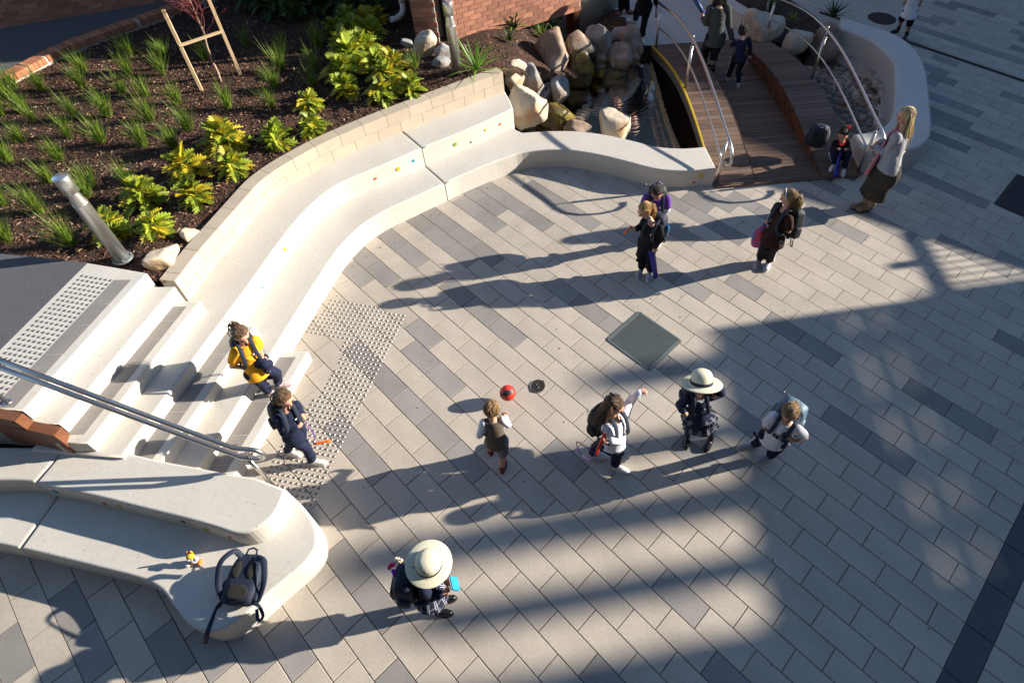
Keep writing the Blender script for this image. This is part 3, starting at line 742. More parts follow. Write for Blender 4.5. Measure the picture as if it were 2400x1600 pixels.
mp = nn_.new('ShaderNodeMapping'); mp.inputs['Location'].default_value = (-.75, -11.0, 0)
wv.inputs['Scale'].default_value = 3.2; wv.inputs['Distortion'].default_value = 6.0; wv.inputs['Detail'].default_value = 3; wv.inputs['Detail Scale'].default_value = 1.6
bp = nn_.new('ShaderNodeBump'); bp.inputs['Strength'].default_value = .035; bp.inputs['Distance'].default_value = .03
LL.new(tc.outputs['Object'], mp.inputs[0]); LL.new(mp.outputs[0], wv.inputs[0]); LL.new(wv.outputs[0], bp.inputs['Height']); LL.new(bp.outputs[0], b.inputs['Normal'])
bm = NB(); vs = [bm.verts.new((p.x, p.y, -.16)) for p in pc]; bm.faces.new(vs); bm.faces.ensure_lookup_table()
if bm.faces[0].normal.z < 0: bm.faces[0].normal_flip()
tag(obj('pond_water', bm, mw), kind='structure')
# river pebbles on the shelf beyond the bridge
pm = []
for q in range(7):
    bm = NB(); bmesh.ops.create_icosphere(bm, subdivisions=2, radius=1)
    for v in bm.verts:
        v.co *= 1+.22*noise.noise(v.co*1.3+Vector((q*7, 0, 0))); v.co.x *= 1.25; v.co.z *= .62
    me = mesh_from_bm('pebble', bm, True); me.materials.append(M_peb); pm.append(me)
SHELF = [(4.15, 8.55), (4.65, 8.6), (5.05, 8.75), (5.35, 9.05), (5.65, 9.65), (5.85, 10.3), (5.98, 10.8), (5.98, 11.2), (5.7, 11.6), (5.2, 11.7), (4.6, 11.9), (4.1, 12.15), (3.9, 11.9), (4.2, 11.2), (4.35, 10.6), (4.45, 9.9), (4.35, 9.2)]
bm = NB(); sc_ = catmull(SHELF, .2, True); vs = [bm.verts.new((p.x, p.y, -.20+.0*p.x)) for p in sc_]; top = bm.faces.new(vs)
bm.faces.ensure_lookup_table()
if top.normal.z < 0: top.normal_flip()
shelf = tag(obj('pond_shelf', bm, M_bed), kind='structure')
random.seed(21); placed = []; tries = 0
while len(placed) < 250 and tries < 20000:
    tries += 1
    x, y = random.uniform(3.9, 6.1), random.uniform(8.5, 12.2)
    if not inside((x, y), SHELF): continue
    e = abs(x-4.4)
    if x < 4.95-.0*y and y < 10.9 and random.random() < .86: continue
    r = random.uniform(.035, .085)*(1.25 if y < 10.5 and random.random() < .3 else 1)
    if any((x-a)**2+(y-b_)**2 < (.86*(r+c_))**2 for a, b_, c_ in placed): continue
    placed.append((x, y, r))
    o = bpy.data.objects.new('pebble', random.choice(pm)); COL.objects.link(o); o.location = (x, y, -.185+r*.35); o.scale = (r, r*random.uniform(.75, 1), r)
    o.rotation_euler = (random.uniform(-.3, .3), random.uniform(-.3, .3), random.uniform(0, 6.28)); adopt(o, shelf)

# ------------------------------------------------------------------ boulders
def boulder(label, c, s, m, seed, rz=0, tilt=0, sharp=.3, cuts=13, grp='boulders around the pond'):
    rr = random.Random(seed); bm = NB(); bmesh.ops.create_icosphere(bm, subdivisions=4, radius=1)
    planes = []
    for k in range(cuts):
        nv = Vector((rr.gauss(0, 1), rr.gauss(0, 1), rr.gauss(0, .8))).normalized(); planes.append((nv, rr.uniform(.50, .80)))
    for v in bm.verts:
        d = v.co.normalized(); r = 1.0
        for nv, h in planes:
            t = d.dot(nv)
            if t > 1e-3: r = min(r, h/t)
        r *= 1.22*(1+.06*noise.noise(d*2.1+Vector((seed, 0, 0)))+.03*noise.noise(d*6+Vector((0, seed, 0)))+.014*noise.noise(d*15+Vector((0, seed, 0))))
        v.co = d*r
    M = Matrix.Rotation(rz, 4, 'Z') @ Matrix.Rotation(tilt, 4, 'Y') @ Matrix.Diagonal((s[0], s[1], s[2], 1))
    bmesh.ops.transform(bm, matrix=M, verts=bm.verts[:])
    o = obj('boulder', bm, m, None, True); o.location = c; tag(o, label, 'rock', grp); return o
BD = [('huge tan sandstone boulder against the end of the terrace seats', (-0.666, 9.452, 0.33), (0.3, 0.34, 0.44), 'w', 0.3, 0.25),
('orange-stained boulder touching the end of the block wall', (-0.863, 10.052, 0.52), (0.26, 0.22, 0.3), 'w', 1.2, 0.2),
('smooth pale grey boulder behind the orange-stained boulder', (-0.584, 10.184, 0.38), (0.26, 0.28, 0.32), 'g', 0.5, -0.3),
('pointed upright blue-grey stone at the water edge', (-0.129, 10.351, 0.15), (0.19, 0.2, 0.36), 'g', 0.2, 0.1),
('largest angular brown and grey boulder at the waterfall left side', (-0.262, 10.928, 0.42), (0.33, 0.34, 0.5), 'b', 0.6, 0.3),
('flat-topped mauve brown boulder at the top of the waterfall', (0.262, 11.345, 0.5), (0.37, 0.26, 0.24), 'b', 0.3, 0.1),
('tall pale grey boulder right of the flat-topped mauve one', (0.643, 11.634, 0.42), (0.21, 0.24, 0.36), 'g', 1.0, 0.0),
('dark wet boulder under the flat-topped mauve one', (0.229, 11.142, 0.15), (0.33, 0.3, 0.34), 'm', 0.8, 0.0),
('small tan wedge stone in the waterfall', (0.697, 11.535, 0.18), (0.15, 0.12, 0.11), 'b', 0.1, 0.2),
('round wet stone below the waterfall wedge', (0.647, 11.353, -0.02), (0.21, 0.15, 0.15), 'm', 0.4, 0),
('reddish brown stone heap under the two round boulders', (1.027, 11.535, 0.16), (0.27, 0.24, 0.3), 'b', 0.9, 0),
('rounded grey and tan boulder beside the bridge rail post', (1.31, 11.908, 0.28), (0.25, 0.22, 0.26), 'b', 0.2, 0.3),
('pale boulder behind the one beside the bridge rail post', (1.127, 12.194, 0.28), (0.22, 0.2, 0.2), 'g', 0.7, 0),
('small brown stone tucked under the bridge corner', (1.353, 11.795, 0.04), (0.15, 0.14, 0.14), 'b', 0.3, 0),
('low dark stone at the waterline below the heap', (0.968, 11.426, -0.08), (0.25, 0.15, 0.13), 'm', 0.2, 0),
('glistening mossy boulder in the water beside the huge tan one', (-0.224, 9.791, -0.03), (0.34, 0.27, 0.25), 'm', 0.4, 0.2),
('half sunk brown stone behind the curved seat', (0.234, 9.559, -0.1), (0.25, 0.15, 0.16), 'b', 0.0, 0),
('lone white boulder standing behind the curved seat', (0.838, 9.134, 0.2), (0.36, 0.27, 0.32), 'w', 0.2, -0.2),
('submerged brown rock slab seen through the water', (0.316, 10.495, -0.38), (0.45, 0.4, 0.12), 'b', 0.3, 0),
('fist-sized white stone between the grey boulders', (-0.322, 10.438, 0.22), (0.08, 0.07, 0.07), 'g', 0.3, 0),
('narrow leaning dark stone beside the pointed upright stone', (-0.347, 10.292, 0.08), (0.07, 0.25, 0.14), 'g', -0.5, 0),
('large pale boulder beside the far post of the pebble side railing', (4.094, 12.633, 0.22), (0.44, 0.38, 0.42), 'w', 0.3, 0.2),
('streaked round boulder at the head of the pebble bed', (4.801, 12.3, 0.12), (0.34, 0.27, 0.3), 'w', 0.8, 0.1),
('brown boulder against the end of the C-shaped seat', (5.334, 12.161, 0.1), (0.27, 0.28, 0.36), 'b', 0.2, 0.2),
('flat honey-coloured slab rock beside the landing corner', (-4.806, 5.172, 1.02), (0.29, 0.2, 0.15), 'w', 0.9, 0.25),
('small tan rock behind the flat slab rock', (-4.645, 5.58, 1.01), (0.1, 0.11, 0.09), 'w', 0.2, 0),
('cream and tan rock at the foot of the brick pier', (-2.403, 10.127, 1.1), (0.19, 0.16, 0.26), 'w', 0.3, 0.3),
('white lichened rock below the downpipe', (-2.082, 10.019, 1.06), (0.17, 0.14, 0.15), 'g', 0.5, 0),
('low white rock left of the far bollard', (-2.083, 9.717, 1.02), (0.15, 0.14, 0.1), 'g', 0.1, 0),
('dark grey rock in the mulch near the bent pipe', (-2.814, 10.482, 1.02), (0.12, 0.09, 0.1), 'g', 0.1, 0)]
for i, (lab, c, s, m, rz, tl) in enumerate(BD):
    boulder(lab, c, s, {'w': M_rockw, 'g': M_rockg, 'b': M_rockb, 'm': M_rockm}[m], 31+i*3, rz, tl)

# ------------------------------------------------------------------ timber footbridge
bx = Vector((.9926, .1213, 0)); by = Vector((-.1213, .9926, 0)); bo = Vector((2.36, 7.68, 0)); BW, BLn = 2.40, 4.62
def bp_(a, t, z): q = bo+bx*a+by*t; return Vector((q.x, q.y, z))
def arch(t): return .05+.40*math.sin(math.pi*max(0, min(1, t/BLn)))**1.15
def mid(t): return .05+.05*math.sin(math.pi*max(0, min(1, t/BLn)))
br = empty('footbridge', (bo.x+1.2, bo.y, 0)); tag(br, 'timber plank footbridge with raised arched side strips over the pond', 'bridge')
np_ = 48; pw = BLn/np_
for (a0, a1, fn) in ((0.0, .66, arch), (.664, 1.736, mid), (1.74, 2.40, arch)):
    for k in range(np_):
        t0, t1 = k*pw+.003, (k+1)*pw-.003; z0, z1 = fn(t0), fn(t1); th = .025
        bm = NB()
        v = [bm.verts.new(bp_(a, t, z)) for (a, t, z) in ((a0, t0, z0), (a1, t0, z0), (a1, t1, z1), (a0, t1, z1), (a0, t0, z0-th), (a1, t0, z0-th), (a1, t1, z1-th), (a0, t1, z1-th))]
        for q in ((0, 1, 2, 3), (7, 6, 5, 4), (0, 4, 5, 1), (1, 5, 6, 2), (2, 6, 7, 3), (3, 7, 4, 0)): bm.faces.new([v[i] for i in q])
        part('deck_plank', bm, M_wood, br)
def curved_plate(a, fn, zoff0, zoff1, thick, m, name, base=None, t0=0.0):
    bm = NB(); rg = []
    for k in range(33):
        t = t0+(BLn-t0)*k/32; z1 = fn(t)+zoff1; z0 = (fn(t)+zoff0) if base is None else base(t)
        rg.append([bp_(a, t, z0), bp_(a, t, z1), bp_(a+thick, t, z1), bp_(a+thick, t, z0)])
    ringloft(bm, rg); bmesh.ops.recalc_face_normals(bm, faces=bm.faces[:])
    for f in bm.faces: f.smooth = False
    return part(name, bm, m, br)
curved_plate(-.016, arch, -.20, -.004, .012, M_fascia, 'fascia')
curved_plate(-.022, arch, -.03, .008, .030, M_yellow, 'edge_strip', t0=.62)
curved_plate(2.404, arch, -.20, -.004, .012, M_fascia, 'fascia')
curved_plate(1.728, arch, 0, .004, .010, M_rust, 'rusted_upstand', base=lambda t: mid(t)-.02)
curved_plate(.662, arch, 0, .004, .008, M_rust, 'rusted_upstand', base=lambda t: mid(t)-.02)
bm = NB()
rg = []
for k in range(17):
    t = BLn*k/16; rg.append([bp_(.6, t, mid(t)-.20), bp_(.6, t, mid(t)-.03), bp_(1.8, t, mid(t)-.03), bp_(1.8, t, mid(t)-.20)])
ringloft(bm, rg); bmesh.ops.recalc_face_normals(bm, faces=bm.faces[:]); part('deck_bearer', bm, M_fascia, br)
bm = NB(); box(bm, bp_(1.2, -.012, .015), (2.40, .02, .05), rz=math.atan2(bx.y, bx.x)); part('edge_board', bm, M_wood, br)
# guard rails: one thing per side
def guard(a, label, ta, tb):
    g = empty('bridge_railing', bp_(a, ta, arch(ta))); tag(g, label, 'railing', 'curved steel railings of the footbridge')
    for t in (ta, (ta+tb)/2, tb):
        z = arch(t)
        pst = pipe([bp_(a, t, z-.05), bp_(a, t, z+.74)], .024, M_rail, g, 'post')
        pipe([bp_(a, t, z+.73), bp_(a, t, z+.76)], .027, M_rail, pst, 'cap')
        pipe([bp_(a, t, z+.75), bp_(a, t, z+.86)], .009, M_rail, pst, 'spigot', 8)
        if abs(t-(ta+tb)/2) < .01:
            bm = NB(); ellipsoid(bm, bp_(a, t, z+.93), (.019, .019, .019)); part('ball', bm, M_rail, pst, True)
    n = 28
    top = [bp_(a, ta+(tb-ta)*k/n, arch(ta+(tb-ta)*k/n)+.875) for k in range(n+1)]
    zf = arch(ta)+.875; zb = arch(tb)+.875
    front = [bp_(a, ta-.10, zf-.02), bp_(a, ta-.22, zf-.06), bp_(a, ta-.31, zf-.14), bp_(a, ta-.335, zf-.25), bp_(a, ta-.30, zf-.34), bp_(a, ta-.22, zf-.385), bp_(a, ta-.13, zf-.39)]
    back = [bp_(a, tb+.10, zb-.01), bp_(a, tb+.20, zb-.05), bp_(a, tb+.26, zb-.14), bp_(a, tb+.27, zb-.26), bp_(a, tb+.24, zb-.36)]
    pipe(front[::-1]+top+back, .0225, M_rail, g, 'handrail', 14)
    pipe([bp_(a, ta+(tb-ta)*k/n, arch(ta+(tb-ta)*k/n)+.43) for k in range(n+1)], .0165, M_rail, g, 'mid_rail', 12)
guard(.03, 'curved steel railing on the pond side of the footbridge', .06, 4.42)
guard(2.36, 'curved steel railing on the pebble side of the footbridge', .03, 4.46)

# path behind the bridge, its kerb, planting bed on the right
bm = NB()
vs = [bm.verts.new((*p, .046)) for p in ((.83, 14.6), (1.56, 12.26), (4.1, 12.57), (3.72, 13.15), (3.1, 14.9), (2.0, 18), (-.4, 18))]; bm.faces.new(vs); bm.faces.ensure_lookup_table()
if bm.faces[0].normal.z < 0: bm.faces[0].normal_flip()
tag(obj('concrete_path', bm, M_path), kind='structure')
te2 = NB(); prism(te2, [(.79, 14.6), (.83, 14.61), (1.56, 12.27), (1.52, 12.26)], -.05, .075); tag(obj('path_edging', te2, M_stake), 'thin timber edge strip between the path and mulch', 'edging')
kb = NB(); prism(kb, [(3.74, 12.94), (4.04, 13.0), (3.5, 14.1), (3.2, 14.0)], -.02, .36, .01, 2); tag(obj('seat_kerb', kb, M_render), 'square-edged stone kerb wall beside the path at the bridge end', 'kerb')
bm = NB(); vs = [bm.verts.new((*p, .05)) for p in ((4.1, 12.45), (4.6, 12.3), (5.3, 12.15), (5.5, 12.25), (5.75, 12.75), (5.3, 14.1), (4.7, 15.6), (3.3, 15.8), (4.05, 13.0))]; bm.faces.new(vs); bm.faces.ensure_lookup_table()
if bm.faces[0].normal.z < 0: bm.faces[0].normal_flip()
tag(obj('planting_bed', bm, M_soil), kind='structure')

# ------------------------------------------------------------------ drains and covers in the paving
def flat_rect(bm, c, lu, lv, z0, z1, mi=0):
    m = Matrix.Translation((c[0], c[1], (z0+z1)/2)) @ Matrix.Rotation(ang, 4, 'Z')
    r = bmesh.ops.create_cube(bm, size=1, matrix=m @ Matrix.Diagonal((lu, lv, z1-z0, 1)))
    for f in {f for v in r['verts'] for f in v.link_faces}: f.material_index = mi
def grate(name, label, c, lu, lv, m, bars, barm, ccross=4):
    g = empty(name, (c[0], c[1], 0)); tag(g, label, 'drain grate')
    bm = NB(); flat_rect(bm, c, lu, lv, .001, .003); part('recess', bm, M_iron if m is M_galv else M_dark, g)
    c = Vector(c)
    for s_, (wu, wv, ou, ov) in enumerate(((lu, .025, 0, lv/2), (lu, .025, 0, -lv/2), (.05, lv, lu/2, 0), (.05, lv, -lu/2, 0))):
        bm = NB(); q = c+U*ou+V*ov; flat_rect(bm, q, wu, wv, .001, .009+.001*(s_ % 2)); part('frame', bm, m, g)
    bm = NB()
    for k in range(bars):
        q = c+V*((k+.5)/bars-.5)*(lv-.03); flat_rect(bm, q, lu-.06, .006, .003, .0085)
    for k in range(ccross):
        q = c+U*((k+.5)/ccross-.5)*(lu-.06); flat_rect(bm, q, .004, lv-.03, .003, .0075)
    o = part('grate_bar_field', bm, barm, g); tag(o, kind='stuff')
grate('drain_grate', 'square galvanised drain grate set in the sunlit paving', (.966, 4.682), .66, .62, M_galv, 46, M_galv, 46)
grate('drain_grate', 'large black drain grate at the right edge of the paving', (7.15, 7.38), .62, 1.0, M_iron, 30, M_iron, 20)
def cover(name, label, c, r, m, letter=None):
    g = empty(name, (c[0], c[1], 0)); tag(g, label, 'manhole cover')
    bm = NB(); bmesh.ops.create_cone(bm, cap_ends=True, segments=40, radius1=r, radius2=r-.002, depth=.006, matrix=Matrix.Translation((c[0], c[1], .004))); part('lid', bm, m, g)
    bm = NB(); tube(bm, [(c[0]+(r+.004)*math.cos(a/20*math.pi), c[1]+(r+.004)*math.sin(a/20*math.pi), .005) for a in range(41)], .005, 6); part('rim', bm, M_galv if letter else M_ironr, g)
    if letter:
        bm = NB(); pts = []
        for k in range(25):
            t = k/24; th = (.25+1.35*t*2)*math.pi if t < .5 else (1.1-1.35*(t-.5)*2)*math.pi
            pass
        S_ = [(.5, .8), (.2, 1), (-.25, 1), (-.5, .75), (-.45, .35), (0, 0), (.45, -.35), (.5, -.75), (.25, -1), (-.2, -1), (-.5, -.8)]
        sc = .030
        pts = [(c[0]+U.x*p[0]*sc*.0+p[0]*sc, c[1]+p[1]*sc, .0085) for p in S_]
        tube(bm, [Vector(p) for p in catmull(pts, .004)], .0045, 6); part('cast_letter', bm, M_galv, g)
        for s_ in (1, -1):
            bm = NB(); box(bm, (c[0]+s_*r*.72, c[1]+s_*r*.72, .005), (.03, .03, .008), rz=.78); part('lug', bm, M_iron, g)
cover('access_cover', 'small round cast iron cover marked S near the red ball', (-.357, 4.01), .085, M_iron, 'S')
cover('access_cover', 'large round brown manhole cover beyond the curved seat', (7.0, 13.52), .29, M_ironr)
bm = NB()
pa, pb = Vector((6.0, 13.55)), Vector((13.0, 8.0))
d = (U).normalized(); s0 = Vector((6.86, 12.74)); a = s0-d*1.6; b = s0+d*9
nrm = Vector((-d.y, d.x))*.055
v = [bm.verts.new((*q, .004)) for q in (a-nrm, b-nrm, b+nrm, a+nrm)]; bm.faces.new(v); bm.faces.ensure_lookup_table()
if bm.faces[0].normal.z < 0: bm.faces[0].normal_flip()
tag(obj('slot_drain', bm, M_iron), 'long black slot drain crossing the paving beyond the curved seat', 'drain')

# ------------------------------------------------------------------ handrail of the stair
hr = empty('stair_handrail', (-3.28, 2.86, 0)); tag(hr, 'double steel stair handrail with looped end above the lower left seat', 'handrail')
A0 = Vector((-4.899, 3.037, 2.090)); A1 = Vector((-3.078, 2.699, 1.020)); A2 = Vector((-2.866, 2.692, 0.930)); 
topr = [A0, A0.lerp(A1, .5), A1]
dz_ = Vector((0, 0, -.185))
loop = []
e = A1; dirv = (Vector((A2.x, A2.y, 0))-Vector((A1.x, A1.y, 0))).normalized()
for k in range(0, 13):
    t = math.pi*k/12; loop.append(e+dirv*(.14+.0925*math.sin(t))+Vector((0, 0, -.0925+.0925*math.cos(t)-.02)))
low = [A1+dz_, (A0.lerp(A1, .5))+dz_, A0+dz_]
pipe(topr+loop+low, .0225, M_rail, hr, 'rail', 14)
pst = pipe([A1+dirv*.05+dz_, Vector((A1.x+.08, A1.y+.0, .0))], .019, M_rail, hr, 'post')
pipe([A1+dirv*.1+Vector((0, 0, -.02)), A1+dirv*.06+dz_], .009, M_rail, hr, 'bracket')
q = sp(-5.85, 3.12, lz)
pipe([q, q+Vector((-.01, 0, .76))], .019, M_rail, hr, 'post')
pipe([q, q+Vector((0, 0, .006))], .04, M_rail, hr, 'base_plate')

# ------------------------------------------------------------------ light bollards
def bollard(label, c, h):
    g = empty('light_bollard', c); tag(g, label, 'bollard', 'steel light bollards in the garden bed')
    r = .076; x, y, z = c
    def cyl(name, prof, m, parent=g, seg=36):
        bm = NB(); tube(bm, [(x, y, z+p[1]) for p in prof], [p[0] for p in prof], seg); return part(name, bm, m, parent)
    cyl('post', [(r, .0), (r, h*.70), (r*1.02, h*.702), (r*1.02, h*.71)], M_steel)
    cyl('lamp_throat', [(r*.98, h*.71), (r*.98, h*.715), (r*.72, h*.815), (r*.72, h*.83)], M_steel)
    cp = cyl('cap', [(r*.70, h*.83), (r, h*.832), (r, h*.998), (r*.985, h), (.001, h+.0015)], M_steel)
    fl = cyl('base_flange', [(r*1.45, -.01), (r*1.45, .012), (r*1.05, .014)], M_galv)
    for k in range(4):
        a = k*math.pi/2+.6; bm = NB(); tube(bm, [(x+math.cos(a)*r*1.27, y+math.sin(a)*r*1.27, z+.01), (x+math.cos(a)*r*1.27, y+math.sin(a)*r*1.27, z+.045)], .011, 6); part('bolt', bm, M_galv, fl)
bollard('leaning-looking steel light bollard next to the upper landing and pale rock', (-5.26, 5.17, 1.03), 1.20)
bollard('upright steel light bollard behind the end of the block wall by the palm', (-1.77, 9.42, .96), 1.22)
gs = empty('garden_spotlight', (-0.750, 11.701, 0.750)); tag(gs, 'small black post spotlight in front of the brick wall', 'light')
q = Vector((-0.750, 11.701, 0.750))
for dx in (-.02, .03): pipe([q+Vector((dx, 0, -.1)), q+Vector((dx, 0, .42))], .014, M_iron, gs, 'stem', 8)
bm = NB(); tube(bm, [q+Vector((-.05, 0, .42)), q+Vector((.0, -.02, .47)), q+Vector((.09, -.05, .50))], [.045, .055, .05], 14); part('lamp_head', bm, M_galv, gs)

# ------------------------------------------------------------------ unseen buildings beyond the right edge, shaped to shade the paving
ob = empty('school_block', (30, 5, 0)); tag(ob, 'unseen school building beyond the right edge, outline fitted to its shade', 'building')
def slabx(name, x0, x1, y0, y1, z0, z1, m=M_bldg, parent=None):
    bm = NB(); box(bm, ((x0+x1)/2, (y0+y1)/2, (z0+z1)/2), (x1-x0, y1-y0, z1-z0)); return part(name, bm, m, parent or ob)
slabx('tall_wing', 28, 36, -30, 5.82, 0, 17)
slabx('low_wing', 28, 36, 5.82, 9.35, 0, 8.35)
for (ya, yb, zt) in ((6.28, 6.52, 10.6), (6.92, 7.25, 10.9), (7.75, 7.95, 10.2), (8.6, 8.9, 10.0)): slabx('stripe_blocker', 28.2, 28.5, ya, yb, 8.35, zt)  # added blocks above the roof, cast soft shadow stripes on the paving
ls = empty('streak_screen', (16, 5.5, 0)); tag(ls, 'unseen slatted screen added to throw light streaks on the paving', 'screen')
for (z0, z1) in ((0, 4.262), (4.312, 4.408), (4.462, 5.07)): slabx('slat', 16, 16.12, 3.84, 7.22, z0, z1, M_bldg, ls)  # added slats; gaps pass dim sun streaks in place of reflected window light
for y_ in (3.80, 7.20): slabx('post', 15.98, 16.14, y_-.03, y_+.03, 0, 5.08, M_bldg, ls)
def yz_prism(name, prof, x0, x1, parent, m=M_bldg):
    bm = NB(); a = [bm.verts.new((x0, y, z)) for y, z in prof]; b = [bm.verts.new((x1, y, z)) for y, z in prof]; n = len(prof)
    bm.faces.new(a); bm.faces.new(b[::-1])
    for i in range(n): bm.faces.new((a[i], b[i], b[(i+1) % n], a[(i+1) % n]))
    bmesh.ops.recalc_face_normals(bm, faces=bm.faces[:]); return part(name, bm, m, parent)
yz_prism('gabled_wing', [(9.36, 0), (9.36, 7.65), (10.96, 8.3), (12.0, 8.55), (13.5, 9.3), (15.9, 10.45), (17.2, 10.6), (42, 10.6), (42, 0)], 28, 36, ob)
os_ = empty('outdoor_stair', (13, 8, 0)); tag(os_, 'outdoor stair with balustrade beyond the right edge of the paving', 'stairs')
yz_prism('stair_wall', [(6.9, 0), (6.9, 2.36), (8.45, 3.09), (9.6, 3.63), (9.6, 0)], 13.0, 14.6, os_)
slabx('top_rail', 13.0, 13.07, 6.70, 7.98, 2.80, 2.90, M_iron, os_); slabx('end_post', 13.0, 13.08, 7.30, 7.42, 2.86, 3.05, M_iron, os_)
for k in range(10):
    y = 6.78+k*.125; slabx('baluster', 13.02, 13.045, y, y+.022, 2.2+max(0, (y-6.9)*.47), 2.81, M_iron, os_)

vb_ = empty('viewpoint_block', (0, -3, 0)); tag(vb_, 'school building that the view is taken from, behind the viewpoint', 'building')
slabx('facade', -16, 20, -5.0, -.75, 0, 13, M_bldg, vb_)
nb_ = empty('reflection_backdrop', (10, 26, 0)); tag(nb_, 'unseen dark block added beyond the top edge to darken the pond reflection', 'building')
slabx('facade', -3.5, 24, 23, 28, 0, 11, M_backdrop, nb_)  # unseen mass added so the pond mirrors something dark
# ================================================================== PLANTS
def blade(bm, base, d, L, w, droop, mi=0, seg=4):
    """narrow arching leaf"""
    base = Vector(base); d = Vector(d).normalized(); side = d.cross(Vector((0, 0, 1)))
    side = side.normalized() if side.length > 1e-4 else Vector((1, 0, 0))
    prev = None
    for k in range(seg+1):
        t = k/seg; p = base+d*L*t-Vector((0, 0, droop*L*t*t)); ww = w*(1-t**1.6)*(0.6+.4*min(1, t*4))
        if k < seg: cur = (bm.verts.new(p-side*ww), bm.verts.new(p+side*ww))
        else: cur = (bm.verts.new(p),)
        if prev:
            f = bm.faces.new((prev[0], prev[1], cur[1], cur[0]) if len(cur) == 2 else (prev[0], prev[1], cur[0])); f.material_index = mi; f.smooth = True
        prev = cur
def tuft(c, h, n, seed, label, dry=.2, sp_=.75):
    rr = random.Random(seed); bm = NB(); c = Vector(c)
    for k in range(n):
        a = rr.uniform(0, 6.283); e = rr.betavariate(1.8, 2.6)*sp_
        d = Vector((math.cos(a)*e, math.sin(a)*e, 1)); dr = rr.random() < dry
        if dr: d.z = .35
        blade(bm, c+Vector((rr.gauss(0, .022), rr.gauss(0, .022), -.02)), d, h*rr.uniform(.55, 1.1)*(.55 if dr else 1), .0040, rr.uniform(.05, .45), 1 if dr else 0)
    g = empty('grass_tuft', c); tag(g, label, 'grass', 'grass tufts planted in the mulch')
    part('blade_clump', bm, [M_grass, M_grassd], g)
TUFTS = [((-8.022, 9.615), 'grass tuft in the middle left part of the mulch, tenth from the left'),
((-7.77, 9.1), 'grass tuft in the middle left part of the mulch, ninth from the left'),
((-7.475, 10.155), 'grass tuft in the back middle part of the mulch, first from the left'),
((-7.259, 9.58), 'grass tuft in the middle middle part of the mulch, third from the left'),
((-6.855, 10.069), 'grass tuft in the back middle part of the mulch, second from the left'),
((-6.682, 9.548), 'grass tuft in the middle middle part of the mulch, sixth from the left'),
((-6.141, 9.982), 'grass tuft in the back right part of the mulch, first from the left'),
((-5.568, 10.441), 'grass tuft in the back right part of the mulch, second from the left'),
((-4.882, 10.22), 'grass tuft in the back right part of the mulch, third from the left'),
((-4.726, 9.617), 'grass tuft in the middle right part of the mulch, fourth from the left'),
((-4.16, 9.608), 'grass tuft in the middle right part of the mulch, sixth from the left'),
((-4.284, 10.369), 'grass tuft in the back right part of the mulch, fourth from the left'),
((-4.676, 9.058), 'grass tuft in the middle right part of the mulch, third from the left'),
((-4.048, 9.094), 'grass tuft in the middle right part of the mulch, fifth from the left'),
((-7.018, 8.912), 'grass tuft in the middle middle part of the mulch, second from the left'),
((-8.413, 9.064), 'grass tuft in the middle left part of the mulch, sixth from the left'),
((-8.893, 9.116), 'grass tuft in the middle left part of the mulch, third from the left'),
((-8.777, 8.763), 'grass tuft in the middle left part of the mulch, second from the left'),
((-8.051, 8.176), 'grass tuft in the middle left part of the mulch, fifth from the left'),
((-8.326, 8.421), 'grass tuft in the middle left part of the mulch, fourth from the left'),
((-7.443, 8.248), 'grass tuft in the middle left part of the mulch, eighth from the left'),
((-6.968, 8.282), 'grass tuft in the middle middle part of the mulch, first from the left'),
((-6.626, 8.82), 'grass tuft in the middle middle part of the mulch, fourth from the left'),
((-6.244, 8.114), 'grass tuft in the middle middle part of the mulch, fifth from the left'),
((-6.064, 8.641), 'grass tuft in the middle middle part of the mulch, seventh from the left'),
((-5.203, 8.483), 'grass tuft in the middle right part of the mulch, first from the left'),
((-4.541, 8.475), 'grass tuft in the middle right part of the mulch, second from the left'),
((-5.58, 7.892), 'grass tuft in the middle middle part of the mulch, eighth from the left'),
((-7.298, 7.763), 'grass tuft in the middle left part of the mulch, seventh from the left'),
((-7.907, 7.623), 'grass tuft in the front left part of the mulch, fourth from the left'),
((-6.707, 7.572), 'grass tuft in the front middle part of the mulch, third from the left'),
((-6.092, 7.528), 'grass tuft in the front middle part of the mulch, fifth from the left'),
((-5.606, 7.433), 'grass tuft in the front middle part of the mulch, sixth from the left'),
((-7.108, 7.172), 'grass tuft in the front left part of the mulch, seventh from the left'),
((-7.785, 7.129), 'grass tuft in the front left part of the mulch, third from the left'),
((-6.981, 6.677), 'grass tuft in the front left part of the mulch, sixth from the left'),
((-6.342, 6.592), 'grass tuft in the front middle part of the mulch, second from the left'),
((-5.846, 6.586), 'grass tuft in the front middle part of the mulch, fourth from the left'),
((-6.753, 6.059), 'grass tuft in the front left part of the mulch, fifth from the left'),
((-6.284, 6.361), 'grass tuft in the front middle part of the mulch, first from the left'),
((-8.594, 8.303), 'grass tuft in the middle left part of the mulch, first from the left'),
((-7.307, 6.195), 'grass tuft in the front left part of the mulch, first from the left'),
((-6.853, 5.527), 'grass tuft in the front left part of the mulch, second from the left'),
((-6.02, 5.453), 'grass tuft in the front left part of the mulch, eighth from the left'),
((-2.502, 9.589), 'grass tuft in the middle right part of the mulch, seventh from the left'),
((-4.574, 11.773), 'grass tuft in the back right part of the mulch, fifth from the left')]
for i, (c, lab) in enumerate(TUFTS):
    rr = random.Random(i*5+1); tuft((c[0], c[1], gz(c[0], c[1])), rr.uniform(.50, .72), rr.randint(110, 160), i+100, lab, rr.uniform(.1, .3))

